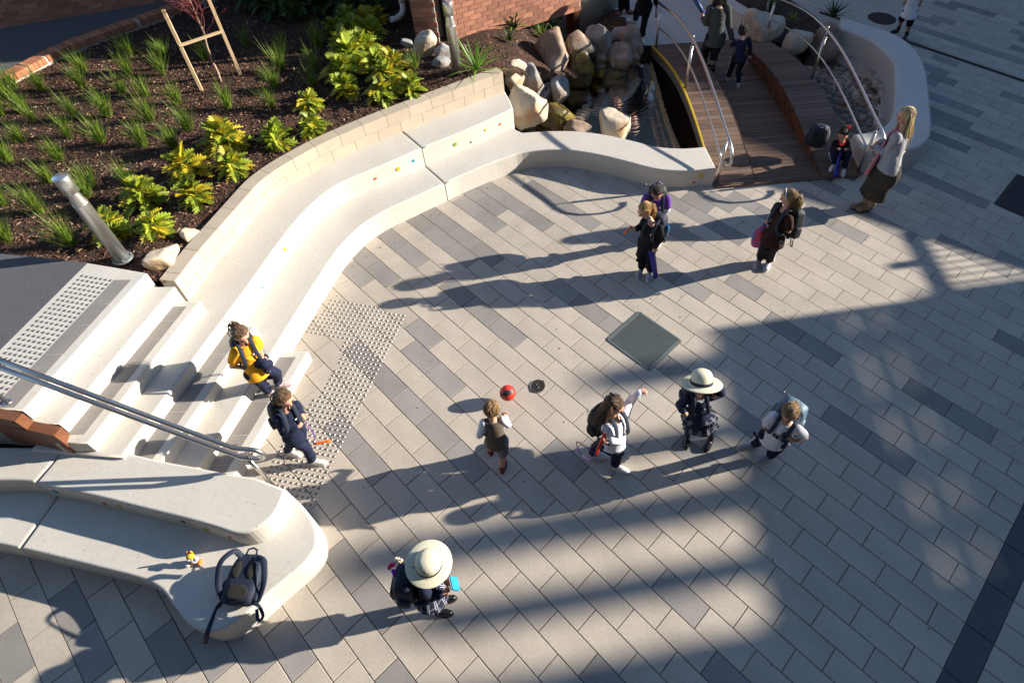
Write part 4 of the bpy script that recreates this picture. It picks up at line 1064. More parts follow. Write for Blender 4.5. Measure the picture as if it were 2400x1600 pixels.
def lobed_leaf(bm, base, d, L, W_, rr, mi):
    """pinnately lobed leaf on a stalk"""
    base = Vector(base); d = Vector(d).normalized(); side = d.cross(Vector((0, 0, 1)))
    side = side.normalized() if side.length > 1e-3 else Vector((1, 0, 0)); up = side.cross(d).normalized()
    st_l = L*rr.uniform(.55, .9)
    pts = [base, base+d*st_l*.5+Vector((0, 0, .04*L)), base+d*st_l]
    tube(bm, pts, [.006, .005, .004], 5, mi=2)
    tip = pts[-1]; dd = (d+Vector((0, 0, -rr.uniform(.25, .8)))).normalized(); roll = rr.uniform(-.5, .5)
    side = (side*math.cos(roll)+up*math.sin(roll)).normalized(); up = side.cross(dd).normalized()
    n = 6; mids = []
    for k in range(n+1):
        t = k/n; mids.append(tip+dd*L*t-Vector((0, 0, 1))*(L*.30*t*t)+up*.0)
    mv = [bm.verts.new(p) for p in mids]
    for s in (-1, 1):
        for k in range(n):
            t = (k+.3)/n; prof = math.sin(math.pi*min(1, .22+t*.80))**.7
            tipw = W_*prof*rr.uniform(.8, 1.1)
            a = mids[k].lerp(mids[k+1], .12); b = mids[k].lerp(mids[k+1], .92)
            q = mids[k].lerp(mids[k+1], .7)+dd*L*.10+side*s*tipw+up*(tipw*.35)
            m1 = mids[k].lerp(mids[k+1], .0)+side*s*tipw*.55+dd*L*.02+up*(tipw*.28)
            m2 = mids[k].lerp(mids[k+1], .9)+side*s*tipw*.5+dd*L*.06+up*(tipw*.22)
            va, v1, vq, v2 = mv[k], bm.verts.new(m1), bm.verts.new(q), bm.verts.new(m2)
            for tri_ in ((va, v1, vq), (va, vq, v2), (va, v2, mv[k+1])):
                f = bm.faces.new(tri_); f.material_index = mi; f.smooth = False
def shrub(c, r, h, n, seed, label, yellow=.15, mats=None, grp='lobed-leaf shrubs in the garden bed'):
    rr = random.Random(seed); c = Vector(c); bm = NB()
    for k in range(n):
        a = k*2.39996+rr.uniform(-.3, .3); t = (k+.5)/n; el = RAD(82-62*t)+rr.uniform(-.12, .12)
        d = Vector((math.cos(a)*math.cos(el), math.sin(a)*math.cos(el), math.sin(el)))
        L = r*rr.uniform(.26, .44)
        b0 = c+Vector((0, 0, -.03+h*.30*(1-t)))
        lobed_leaf(bm, b0, d, L, L*.42, rr, 1 if rr.random() < yellow else 0)
    g = empty('lobed_shrub', c); tag(g, label, 'shrub', grp)
    part('foliage', bm, mats or [M_leaf, M_leafy, M_stem], g)
SHRUBS = [((-4.837, 7.459), 0.5, 22, 0.55, 'tall yellow lobed shrub in the middle of the row along the block wall'),
((-4.526, 6.874), 0.4, 18, 0.3, 'lobed shrub just below the tall yellow one near the block wall'),
((-5.162, 6.849), 0.44, 20, 0.5, 'yellow-green lobed shrub left of the tall yellow one'),
((-4.809, 6.255), 0.4, 18, 0.3, 'lobed shrub second nearest the small tan rock'),
((-5.433, 6.233), 0.46, 22, 0.2, 'broad green lobed shrub right of the near bollard'),
((-5.061, 5.64), 0.38, 18, 0.25, 'lobed shrub nearest the small tan rock by the wall'),
((-5.597, 5.619), 0.42, 20, 0.3, 'lobed shrub touching the near light bollard'),
((-4.127, 7.486), 0.4, 20, 0.15, 'green lobed shrub at the bend of the block wall'),
((-3.921, 8.446), 0.36, 16, 0.3, 'small lobed shrub with a yellow leaf behind the wall bend'),
((-3.707, 7.812), 0.36, 18, 0.1, 'dark green lobed shrub close to the wall top past the bend'),
((-3.605, 9.265), 0.5, 24, 0.2, 'lobed shrub at the lower left of the big hedge'),
((-3.549, 9.729), 0.52, 26, 0.15, 'lobed shrub low in the middle of the big hedge'),
((-3.442, 10.107), 0.5, 26, 0.15, 'lobed shrub at the centre of the big hedge'),
((-3.764, 10.088), 0.5, 26, 0.15, 'lobed shrub at the left middle of the big hedge'),
((-3.681, 10.58), 0.5, 26, 0.15, 'lobed shrub at the upper middle of the big hedge'),
((-3.426, 10.577), 0.46, 24, 0.2, 'lobed shrub at the upper right of the big hedge'),
((-4.012, 10.61), 0.46, 24, 0.15, 'lobed shrub at the upper left of the big hedge'),
((-3.87, 11.005), 0.46, 24, 0.15, 'lobed shrub at the top of the big hedge'),
((-3.601, 11.027), 0.44, 22, 0.2, 'lobed shrub at the top right of the big hedge'),
((-2.827, 9.092), 0.48, 22, 0.3, 'loose lobed shrub right of the big hedge with pale stalks'),
((-3.054, 9.444), 0.44, 20, 0.3, 'lobed shrub filling the gap right of the big hedge'),
((-2.825, 9.546), 0.4, 16, 0.5, 'yellowing lobed shrub above the loose one'),
((-2.42, 8.85), 0.38, 18, 0.15, 'lobed shrub near the wall top left of the far bollard'),
((-2.858, 8.702), 0.4, 18, 0.2, 'lobed shrub at the wall below the loose one'),
((-3.455, 8.844), 0.38, 18, 0.25, 'lobed shrub in front of the big hedge'),
((-3.434, 11.389), 0.36, 8, 0.9, 'tall yellow lobed plant at the edge of the building shadow')]
for i, (c, r, n, yl, lab) in enumerate(SHRUBS):
    shrub((c[0], c[1], gz(c[0], c[1])), r*1.12, r*1.3, int(n*2.9), 300+i, lab, yl)
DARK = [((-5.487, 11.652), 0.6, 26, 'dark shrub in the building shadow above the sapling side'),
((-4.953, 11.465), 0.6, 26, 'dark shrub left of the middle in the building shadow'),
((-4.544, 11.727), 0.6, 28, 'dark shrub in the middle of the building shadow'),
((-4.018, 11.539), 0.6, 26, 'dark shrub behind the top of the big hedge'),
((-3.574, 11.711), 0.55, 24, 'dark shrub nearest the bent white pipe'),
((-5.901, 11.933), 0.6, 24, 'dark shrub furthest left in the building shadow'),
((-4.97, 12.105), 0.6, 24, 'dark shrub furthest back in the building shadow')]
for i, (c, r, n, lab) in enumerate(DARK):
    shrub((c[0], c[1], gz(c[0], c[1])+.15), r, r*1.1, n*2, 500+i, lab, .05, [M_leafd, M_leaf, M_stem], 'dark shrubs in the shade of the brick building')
def rosette(c, n, L, w, seed, label, m=M_yucca, lo=.15, name='strap_leaf_plant', cat='plant', grp='strap-leaved plants around the pond'):
    rr = random.Random(seed); bm = NB(); c = Vector(c)
    for k in range(n):
        a = k*2.39996+rr.uniform(-.2, .2); el = lo+(1.35-lo)*((k+.5)/n)**.8
        d = Vector((math.cos(a)*math.cos(el), math.sin(a)*math.cos(el), math.sin(el)))
        blade(bm, c+Vector((0, 0, .03)), d, L*rr.uniform(.75, 1.1), w, rr.uniform(.05, .35), 0, 5)
    g = empty(name, c); tag(g, label, cat, grp); part('leaf_rosette', bm, m, g)
rosette((-1.465, 9.477, 1.020), 34, .72, .017, 71, 'bright green spiky yucca rosette behind the end of the block wall', name='yucca', cat='yucca', lo=.05)
ROS = [((-1.0, 11.386, 0.75), 30, 0.42, 0.022, 'strap-leaved plant directly right of the yucca below the wall'),
((-0.937, 11.363, 0.5), 26, 0.4, 0.016, 'second strap-leaved plant below the spotlight'),
((-0.272, 11.969, 0.5), 26, 0.42, 0.022, 'broad strap-leaved plant behind the largest boulder'),
((-0.448, 11.59, 0.45), 26, 0.38, 0.016, 'low strap-leaved plant touching the largest boulder'),
((-0.207, 11.756, 0.4), 24, 0.36, 0.016, 'strap-leaved plant right behind the largest boulder'),
((-1.003, 10.818, 0.5), 22, 0.34, 0.014, 'grassy strap-leaved plant above the grey boulders'),
((0.19, 13.187, 0.3), 30, 0.34, 0.014, 'bright strap-leaved plant by the rendered wall'),
((0.689, 13.567, 0.2), 28, 0.46, 0.026, 'large agave-like plant beside the concrete path'),
((-0.456, 12.226, 0.6), 22, 0.4, 0.012, 'grassy plant in front of the wall shadow'),
((-0.093, 12.735, 0.4), 22, 0.4, 0.012, 'grassy plant by the timber post'),
((5.819, 13.346, 0.1), 26, 0.46, 0.028, 'large strap-leaved plant left of the C-shaped seat end'),
((4.592, 13.759, 0.1), 22, 0.34, 0.03, 'pale rosette plant behind the pebble side railing'),
((4.872, 13.143, 0.1), 24, 0.3, 0.012, 'dark grassy plant between the two bridge-end boulders')]
for i, (c, n, L, w, lab) in enumerate(ROS):
    rosette((c[0], c[1], max(.05, gz(c[0], c[1])) if c[0] < 1.6 else c[2]), n, L, w, 80+i, lab, M_leafd if i % 3 else M_grass, .25)

# staked sapling ----------------------------------------------------
sap = empty('sapling', (-5.577, 9.197, 0.990)); tag(sap, 'bare young tree with red twigs tied between two timber stakes', 'tree')
b0 = Vector((-5.599, 9.232, 0.970)); k1 = Vector((-5.684, 9.400, 1.300)); k2 = Vector((-5.646, 9.455, 1.720)); k3 = Vector((-5.585, 9.371, 2.250)); k4 = Vector((-5.458, 9.173, 2.600))
bm = NB(); tube(bm, [b0, b0.lerp(k1, .5)+Vector((.015, 0, 0)), k1, k1.lerp(k2, .5)+Vector((-.012, 0, 0)), k2, k2.lerp(k3, .5), k3, k4], [.019, .018, .017, .016, .015, .012, .009, .005], 9); part('trunk', bm, M_bark, sap)
rr = random.Random(5); bm = NB()
for k in range(34):
    t = rr.uniform(0, 1); p = k2.lerp(k4, t)-Vector((0, 0, .12*rr.random())); a = rr.uniform(0, 6.283); e = rr.uniform(.35, 1.1); L = rr.uniform(.35, .75)*(1-.4*t)
    d = Vector((math.cos(a)*math.cos(e), math.sin(a)*math.cos(e), math.sin(e))); pts = [p]; q = p.copy()
    for s in range(5):
        d = (d+Vector((rr.gauss(0, .16), rr.gauss(0, .16), rr.gauss(.04, .12)))).normalized(); q = q+d*L/5; pts.append(q.copy())
        if s in (1, 2, 3) and rr.random() < .6:
            d2 = (d+Vector((rr.gauss(0, .6), rr.gauss(0, .6), rr.gauss(.1, .4)))).normalized(); tube(bm, [q, q+d2*L*.2, q+d2*L*.36+Vector((0, 0, .02))], [.003, .0025, .0012], 4)
    tube(bm, pts, [.0045, .004, .0034, .0028, .0022, .0012], 5)
part('crown', bm, M_twig, sap)
def stake(a, b, label):
    a = Vector(a); b = Vector(b); bm = NB(); d = b-a; R = d.to_track_quat('Z', 'X').to_matrix()
    box(bm, (a+b)/2, (.048, .048, d.length), R=R, bev=.003); o = part_top('tree_stake', bm, M_stake, a); tag(o, label, 'stake', 'timber stakes of the sapling'); return o
def part_top(name, bm, m, base, smooth=False):
    base = Vector(base); bmesh.ops.translate(bm, vec=-base, verts=bm.verts[:]); o = obj(name, bm, m, None, smooth); o.location = base; return o
sa, sb = Vector((-5.823, 8.991, 0.960)), Vector((-5.848, 9.054, 2.240)); sc_, sd = Vector((-5.379, 9.490, 0.960)), Vector((-5.288, 9.350, 2.300))
stake(sa, sb, 'near timber stake at the left of the bare sapling'); stake(sc_, sd, 'far timber stake at the right of the bare sapling')
bm = NB(); a, b = sa.lerp(sb, .60), sc_.lerp(sd, .60); d = b-a; box(bm, (a+b)/2+Vector((0, -.03, 0)), (.03, .055, d.length), R=d.to_track_quat('Z', 'X').to_matrix(), bev=.003)
o = part_top('stake_crossbar', bm, M_stake, a); tag(o, 'horizontal timber bar joining the two sapling stakes', 'crossbar')
bm = NB(); q = sa.lerp(sb, .95); 
# fallen leaves and grit on the paving
random.seed(9); bm = NB()
for k in range(260):
    x, y = random.uniform(-4.5, 5.5), random.uniform(1.0, 7.6)
    if k < 90: 
        t = random.uniform(0, 1); p = f1[int(t*(len(f1)-1))]; x, y = p.x+random.uniform(.0, .25), p.y-random.uniform(0.02, .25)
    if x < -3.1 and y > 2.2: continue
    L = random.uniform(.004, .016); a = random.uniform(0, 6.28); w = L*random.uniform(.2, .6); c = Vector((x, y, .0035)); d = Vector((math.cos(a), math.sin(a), 0)); s = Vector((-d.y, d.x, 0))
    bm.faces.new([bm.verts.new(c-d*L), bm.verts.new(c+s*w+Vector((0, 0, .004))), bm.verts.new(c+d*L), bm.verts.new(c-s*w)])
o = obj('fallen_leaf_litter', bm, M_chip); tag(o, 'scattered dry leaf bits on the paving', 'litter', kind='stuff')
# ================================================================== PEOPLE
PEOPLE = {"yellow": {"yaw": -45, "pitch": -28, "J": {"head": [-3.317, 3.848, 1.245], "neck": [-3.32, 3.801, 1.125], "shR": [-3.41, 3.757, 1.085], "shL": [-3.248, 3.89, 1.095], "elR": [-3.522, 3.721, 0.865], "elL": [-3.278, 3.927, 0.895], "wrR": [-3.368, 3.75, 0.795], "wrL": [-3.198, 3.785, 0.945], "haR": [-3.266, 3.758, 0.795], "haL": [-3.15, 3.705, 0.903], "hipR": [-3.367, 3.707, 0.745], "hipL": [-3.274, 3.795, 0.745], "knR": [-3.386, 3.778, 0.485], "knL": [-3.209, 3.849, 0.545], "anR": [-3.395, 3.806, 0.245], "anL": [-3.318, 3.925, 0.255], "toR": [-3.327, 3.822, 0.195], "toL": [-3.257, 3.937, 0.195]},
 "H": 1.2, "base": 0.165},
 "navyw": {"yaw": -35, "pitch": -25, "J": {"head": [-2.764, 3.222, 1.03], "neck": [-2.778, 3.161, 0.92], "shR": [-2.848, 3.096, 0.87], "shL": [-2.707, 3.239, 0.88], "elR": [-2.843, 3.043, 0.67], "elL": [-2.747, 3.29, 0.68], "wrR": [-2.697, 3.071, 0.737], "wrL": [-2.672, 3.196, 0.79], "haR": [-2.628, 3.14, 0.737], "haL": [-2.625, 3.118, 0.755], "hipR": [-2.836, 3.062, 0.55], "hipL": [-2.754, 3.142, 0.55], "knR": [-2.73, 3.061, 0.33], "knL": [-2.928, 3.127, 0.3], "anR": [-2.748, 3.044, 0.08], "anL": [-3.048, 3.166, 0.08], "toR": [-2.618, 3.039, 0.04], "toL": [-2.96, 3.141, 0.03]},
 "H": 1.15, "base": 0},
 "boy": {"yaw": 80, "pitch": -8, "J": {"head": [-0.736, 3.12, 0.97], "neck": [-0.724, 3.075, 0.86], "shL": [-0.831, 3.059, 0.83], "shR": [-0.641, 3.083, 0.83], "elL": [-0.884, 3.008, 0.66], "elR": [-0.602, 3.111, 0.68], "wrL": [-0.849, 3.117, 0.554], "wrR": [-0.645, 3.247, 0.615], "haL": [-0.784, 3.153, 0.611], "haR": [-0.679, 3.287, 0.692], "hipL": [-0.779, 3.019, 0.53], "hipR": [-0.669, 3.018, 0.53], "knL": [-0.82, 3.087, 0.36], "knR": [-0.684, 3.003, 0.29], "anL": [-0.84, 3.141, 0.09], "anR": [-0.703, 2.932, 0.09], "toL": [-0.86, 3.231, 0.03], "toR": [-0.693, 3.021, 0.03]},
 "H": 1.1, "base": 0},
 "white": {"yaw": -25, "pitch": -22, "J": {"head": [0.438, 3.032, 1.17], "neck": [0.422, 2.97, 1.05], "shR": [0.364, 2.889, 1.0], "shL": [0.54, 3.033, 1.01], "elR": [0.492, 2.864, 0.8], "elL": [0.599, 3.159, 1.02], "wrR": [0.405, 2.788, 0.944], "wrL": [0.687, 3.167, 1.182], "haR": [0.303, 2.815, 0.914], "haL": [0.798, 3.165, 1.182], "hipR": [0.385, 2.916, 0.66], "hipL": [0.513, 2.935, 0.66], "knR": [0.31, 3.02, 0.4], "knL": [0.51, 2.968, 0.37], "anR": [0.267, 3.105, 0.09], "anL": [0.499, 2.968, 0.09], "toR": [0.381, 3.089, 0.03], "toL": [0.604, 2.921, 0.03]},
 "H": 1.3, "base": 0},
 "dark": {"yaw": -105, "pitch": -12, "J": {"head": [1.291, 3.263, 1.12], "neck": [1.292, 3.217, 1.0], "shR": [1.185, 3.242, 0.95], "shL": [1.407, 3.261, 0.95], "elR": [1.128, 3.271, 0.78], "elL": [1.537, 3.313, 0.92], "wrR": [1.138, 3.132, 0.887], "wrL": [1.479, 3.261, 1.078], "haR": [1.197, 3.106, 0.803], "haL": [1.429, 3.248, 1.17], "hipR": [1.288, 3.265, 0.6], "hipL": [1.411, 3.264, 0.6], "knR": [1.293, 3.292, 0.33], "knL": [1.53, 3.291, 0.33], "anR": [1.318, 3.33, 0.08], "anL": [1.575, 3.284, 0.08], "toR": [1.309, 3.283, 0.03], "toL": [1.518, 3.18, 0.03]},
 "H": 1.24, "base": 0},
 "tee": {"yaw": -130, "pitch": -35, "J": {"head": [2.096, 2.988, 1.08], "neck": [2.079, 2.946, 0.96], "shR": [2.003, 3.06, 0.91], "shL": [2.197, 2.912, 0.91], "elR": [1.95, 3.049, 0.72], "elL": [2.343, 2.937, 0.7], "wrR": [2.044, 3.049, 0.84], "wrL": [2.19, 2.876, 0.743], "haR": [2.064, 3.044, 0.94], "haL": [2.116, 2.908, 0.806], "hipR": [2.002, 3.039, 0.58], "hipL": [2.136, 2.963, 0.58], "knR": [2.03, 3.115, 0.33], "knL": [2.176, 3.019, 0.33], "anR": [2.033, 3.202, 0.08], "anL": [2.171, 3.064, 0.08], "toR": [1.965, 3.201, 0.03], "toL": [2.031, 3.03, 0.03]},
 "H": 1.2, "base": 0},
 "hat": {"yaw": -12, "pitch": -35, "J": {"head": [-1.134, 1.641, 1.06], "neck": [-1.192, 1.617, 0.96], "shR": [-1.162, 1.492, 0.91], "shL": [-1.158, 1.701, 0.92], "elR": [-1.156, 1.498, 0.7], "elL": [-1.135, 1.684, 0.71], "wrR": [-1.036, 1.487, 0.821], "wrL": [-1.027, 1.604, 0.815], "haR": [-0.952, 1.543, 0.837], "haL": [-0.955, 1.532, 0.815], "hipR": [-1.208, 1.505, 0.58], "hipL": [-1.19, 1.623, 0.58], "knR": [-1.206, 1.538, 0.32], "knL": [-1.176, 1.626, 0.32], "anR": [-1.222, 1.555, 0.08], "anL": [-1.202, 1.654, 0.08], "toR": [-1.086, 1.542, 0.03], "toL": [-1.139, 1.664, 0.03]},
 "H": 1.2, "base": 0},
 "purple": {"yaw": -110, "pitch": -35, "J": {"head": [1.163, 6.191, 1.13], "neck": [1.185, 6.135, 1.03], "shR": [1.05, 6.279, 0.98], "shL": [1.318, 6.248, 0.98], "elR": [1.03, 6.328, 0.8], "elL": [1.339, 6.241, 0.8], "wrR": [1.131, 6.295, 0.66], "wrL": [1.294, 6.227, 0.7], "haR": [1.154, 6.28, 0.6], "haL": [1.276, 6.228, 0.62], "hipR": [1.173, 6.327, 0.62], "hipL": [1.297, 6.324, 0.62], "knR": [1.213, 6.412, 0.33], "knL": [1.327, 6.411, 0.33], "anR": [1.245, 6.484, 0.08], "anL": [1.352, 6.483, 0.08], "toR": [1.225, 6.437, 0.03], "toL": [1.333, 6.436, 0.03]},
 "H": 1.25, "base": 0},
 "pony": {"yaw": -150, "pitch": -22, "J": {"head": [0.977, 5.86, 1.12], "neck": [1.026, 5.818, 1.01], "shL": [1.169, 5.706, 0.96], "shR": [0.985, 5.826, 0.97], "elL": [1.208, 5.734, 0.76], "elR": [0.972, 5.946, 0.78], "wrL": [1.142, 5.717, 0.62], "wrR": [0.889, 5.806, 0.85], "haL": [1.122, 5.655, 0.536], "haR": [0.783, 5.799, 0.85], "hipL": [1.127, 5.82, 0.61], "hipR": [1.005, 5.852, 0.61], "knL": [1.118, 5.82, 0.33], "knR": [1.003, 5.86, 0.33], "anL": [1.142, 5.82, 0.08], "anR": [1.03, 5.873, 0.08], "toL": [1.114, 5.713, 0.03], "toR": [0.973, 5.753, 0.03]},
 "H": 1.25, "base": 0},
 "brown": {"yaw": 165, "pitch": -12, "J": {"head": [2.754, 5.926, 1.25], "neck": [2.743, 5.863, 1.12], "shL": [2.771, 5.756, 1.049], "shR": [2.68, 5.974, 1.071], "elL": [2.823, 5.76, 0.84], "elR": [2.69, 6.037, 0.86], "wrL": [2.705, 5.875, 0.87], "wrR": [2.594, 5.883, 0.925], "haL": [2.615, 5.947, 0.87], "haR": [2.502, 5.883, 0.855], "hipL": [2.74, 5.772, 0.68], "hipR": [2.637, 5.859, 0.68], "knL": [2.758, 5.905, 0.37], "knR": [2.661, 5.94, 0.37], "anL": [2.817, 5.999, 0.08], "anR": [2.702, 6.047, 0.08], "toL": [2.752, 5.875, 0.03], "toR": [2.616, 5.922, 0.03]},
 "H": 1.36, "base": 0},
 "woman": {"yaw": 175, "pitch": -20, "J": {"head": [4.585, 7.271, 1.53], "neck": [4.622, 7.273, 1.38], "shL": [4.487, 7.09, 1.32], "shR": [4.678, 7.308, 1.33], "elL": [4.463, 7.114, 1.05], "elR": [4.596, 7.31, 1.07], "wrL": [4.322, 7.222, 1.06], "wrR": [4.417, 7.304, 1.1], "haL": [4.232, 7.232, 1.06], "haR": [4.324, 7.281, 1.08], "hipL": [4.567, 6.969, 0.88], "hipR": [4.517, 7.127, 0.88], "knL": [4.581, 7.076, 0.46], "knR": [4.535, 7.161, 0.46], "anL": [4.597, 7.135, 0.09], "anR": [4.547, 7.204, 0.09], "toL": [4.381, 7.089, 0.03], "toR": [4.369, 7.157, 0.03]},
 "H": 1.66, "base": 0},
 "seated": {"yaw": -115, "pitch": -22, "J": {"head": [4.247, 8.043, 0.72], "neck": [4.263, 8.031, 0.62], "shR": [4.173, 8.046, 0.58], "shL": [4.374, 8.046, 0.58], "elR": [4.189, 8.07, 0.44], "elL": [4.439, 8.079, 0.44], "wrR": [4.179, 7.929, 0.522], "wrL": [4.31, 7.987, 0.481], "haR": [4.259, 7.981, 0.502], "haL": [4.282, 8.081, 0.481], "hipR": [4.33, 8.205, 0.3], "hipL": [4.445, 8.202, 0.3], "knR": [4.179, 8.003, 0.41], "knL": [4.43, 8.018, 0.41], "anR": [4.285, 8.035, 0.2], "anL": [4.433, 7.967, 0.16], "toR": [4.253, 7.994, 0.15], "toL": [4.39, 7.854, 0.11]},
 "H": 1.15, "base": 0},
 "bridgew": {"yaw": 95, "pitch": -5, "J": {"head": [2.697, 10.939, 1.62], "neck": [2.72, 10.933, 1.49], "shL": [2.533, 10.813, 1.43], "shR": [2.835, 10.808, 1.43], "elL": [2.511, 10.853, 1.16], "elR": [2.91, 10.823, 1.16], "wrL": [2.495, 11.085, 1.141], "wrR": [2.994, 10.732, 0.92], "haL": [2.468, 11.165, 1.251], "haR": [3.052, 10.667, 0.811], "hipL": [2.618, 10.767, 0.95], "hipR": [2.79, 10.764, 0.95], "knL": [2.631, 11.048, 0.55], "knR": [2.78, 10.931, 0.55], "anL": [2.659, 11.187, 0.19], "anR": [2.751, 10.828, 0.2], "toL": [2.682, 11.511, 0.13], "toR": [2.798, 11.159, 0.13]},
 "H": 1.64, "base": 0.1},
 "bridgek": {"yaw": 92, "pitch": -5, "J": {"head": [3.155, 10.738, 1.08], "neck": [3.174, 10.717, 0.97], "shL": [3.03, 10.644, 0.93], "shR": [3.288, 10.707, 0.93], "elL": [2.999, 10.669, 0.84], "elR": [3.36, 10.709, 0.75], "wrL": [3.05, 10.809, 0.793], "wrR": [3.392, 10.765, 0.608], "haL": [3.082, 10.862, 0.863], "haR": [3.371, 10.699, 0.544], "hipL": [3.099, 10.637, 0.63], "hipR": [3.247, 10.612, 0.63], "knL": [3.1, 10.738, 0.39], "knR": [3.193, 10.584, 0.39], "anL": [3.074, 10.753, 0.19], "anR": [3.22, 10.481, 0.22], "toL": [3.125, 11.04, 0.13], "toR": [3.29, 10.814, 0.13]},
 "H": 1.1, "base": 0.1},
 "boytr": {"yaw": -160, "pitch": -10, "J": {"head": [6.921, 12.575, 1.13], "neck": [6.927, 12.506, 1.01], "shL": [6.813, 12.504, 0.97], "shR": [7.029, 12.466, 0.97], "elL": [6.931, 12.724, 0.78], "elR": [7.167, 12.566, 0.78], "wrL": [6.85, 12.566, 0.776], "wrR": [7.285, 12.794, 0.64], "haL": [6.864, 12.619, 0.685], "haR": [7.278, 12.749, 0.544], "hipL": [6.92, 12.505, 0.61], "hipR": [7.044, 12.484, 0.61], "knL": [7.035, 12.777, 0.33], "knR": [7.116, 12.557, 0.33], "anL": [7.098, 12.863, 0.08], "anR": [7.169, 12.591, 0.08], "toL": [7.023, 12.847, 0.03], "toR": [7.07, 12.47, 0.03]},
 "H": 1.25, "base": 0},
 "legA": {"yaw": -80, "pitch": -10, "J": {"head": [1.225, 13.121, 1.41], "neck": [1.232, 13.194, 1.27], "shR": [1.099, 13.187, 1.22], "shL": [1.364, 13.182, 1.22], "elR": [1.099, 13.323, 0.99], "elL": [1.42, 13.317, 0.99], "wrR": [1.125, 13.436, 0.79], "wrL": [1.415, 13.431, 0.79], "haR": [1.146, 13.411, 0.667], "haL": [1.39, 13.408, 0.667], "hipR": [1.174, 13.396, 0.79], "hipL": [1.324, 13.4, 0.79], "knR": [1.216, 13.604, 0.45], "knL": [1.338, 13.602, 0.45], "anR": [1.243, 13.724, 0.14], "anL": [1.378, 13.757, 0.14], "toR": [1.214, 13.701, 0.08], "toL": [1.467, 13.733, 0.08]},
 "H": 1.5, "base": 0.05},
 "legB": {"yaw": -90, "pitch": -15, "J": {"head": [1.544, 12.2, 1.41], "neck": [1.547, 12.245, 1.27], "shR": [1.427, 12.241, 1.22], "shL": [1.684, 12.188, 1.22], "elR": [1.447, 12.395, 0.99], "elL": [1.784, 12.357, 0.99], "wrR": [1.591, 12.466, 0.85], "wrL": [1.813, 12.458, 0.81], "haR": [1.687, 12.435, 0.772], "haL": [1.821, 12.547, 0.719], "hipR": [1.508, 12.51, 0.79], "hipL": [1.665, 12.443, 0.79], "knR": [1.491, 12.81, 0.51], "knL": [1.637, 12.569, 0.45], "anR": [1.529, 13.287, 0.14], "anL": [1.589, 12.458, 0.14], "toR": [1.45, 13.301, 0.08], "toL": [1.614, 12.349, 0.08]},
 "H": 1.5, "base": 0.05}}
def cloth(name, c, **k): return mat('cloth_'+name, c, .9, var=.10, vscale=16, bump=.35, bscale=22, sheen=.0, spec=.2, **k)
def skinm(name, c): return mat('skin_'+name, c, .55, var=.05, vscale=20, spec=.35)
def hairm(name, c, c2): return mat('hair_'+name, c, .42, var=.25, vscale=10, bump=.8, bscale=30, aniso=(5, 5, .8), col2=c2, spec=.5, c2fac=(.4, .6))
SK = skinm('fair', (.56, .30, .20)); SKT = skinm('tan', (.40, .20, .125))
EYE = mat('eye_dark', (.02, .015, .012), .2); LIP = mat('lip', (.42, .13, .11), .5)
HB = hairm('brown', (.085, .042, .02), (.14, .075, .035)); HD = hairm('dark', (.014, .009, .007), (.035, .02, .014)); HG_ = hairm('ginger', (.36, .18, .05), (.5, .30, .12)); HBL = hairm('blonde', (.46, .32, .14), (.60, .46, .25)); HLB = hairm('light_brown', (.21, .115, .045), (.33, .2, .085)); HR = hairm('auburn', (.13, .055, .02), (.22, .1, .035))
NAVY = cloth('navy', (.014, .019, .045)); BLACK = cloth('black', (.010, .010, .014)); WHITE = cloth('white', (.66, .66, .70)); YEL = cloth('yellow', (.78, .37, .02)); PUR = cloth('purple', (.13, .05, .28)); BRN = cloth('chocolate', (.038, .017, .012)); VEST = cloth('taupe', (.10, .078, .06)); CAMO = cloth('grey_camo', (.19, .20, .22), col2=(.10, .11, .13)); GREYK = cloth('grey_knit', (.31, .305, .32)); PINK = cloth('pink', (.62, .24, .27)); CHAR = cloth('charcoal', (.040, .036, .030)); TWEED = cloth('tweed', (.050, .055, .055)); RED = cloth('red', (.60, .015, .015)); SOCK = cloth('sock', (.035, .055, .09)); PLAID = None
BOOT = mat('suede_boot', (.20, .145, .09), .8, var=.2, vscale=12, bump=.3, bscale=30)
SHW = mat('shoe_white', (.62, .60, .57), .6, var=.1, vscale=20); SHG = mat('shoe_grey', (.33, .34, .38), .5, var=.25, vscale=40); SHB = mat('shoe_black', (.012, .012, .013), .22, spec=.6); SHR = mat('shoe_red', (.20, .015, .02), .5, var=.3, vscale=30); SHP = mat('shoe_pale_pink', (.60, .48, .46), .6, var=.1, vscale=30); SOLE = mat('shoe_sole', (.55, .53, .50), .7); SOLED = mat('shoe_sole_dark', (.02, .02, .02), .7); LACE = mat('pink_lace', (.65, .08, .30), .7)
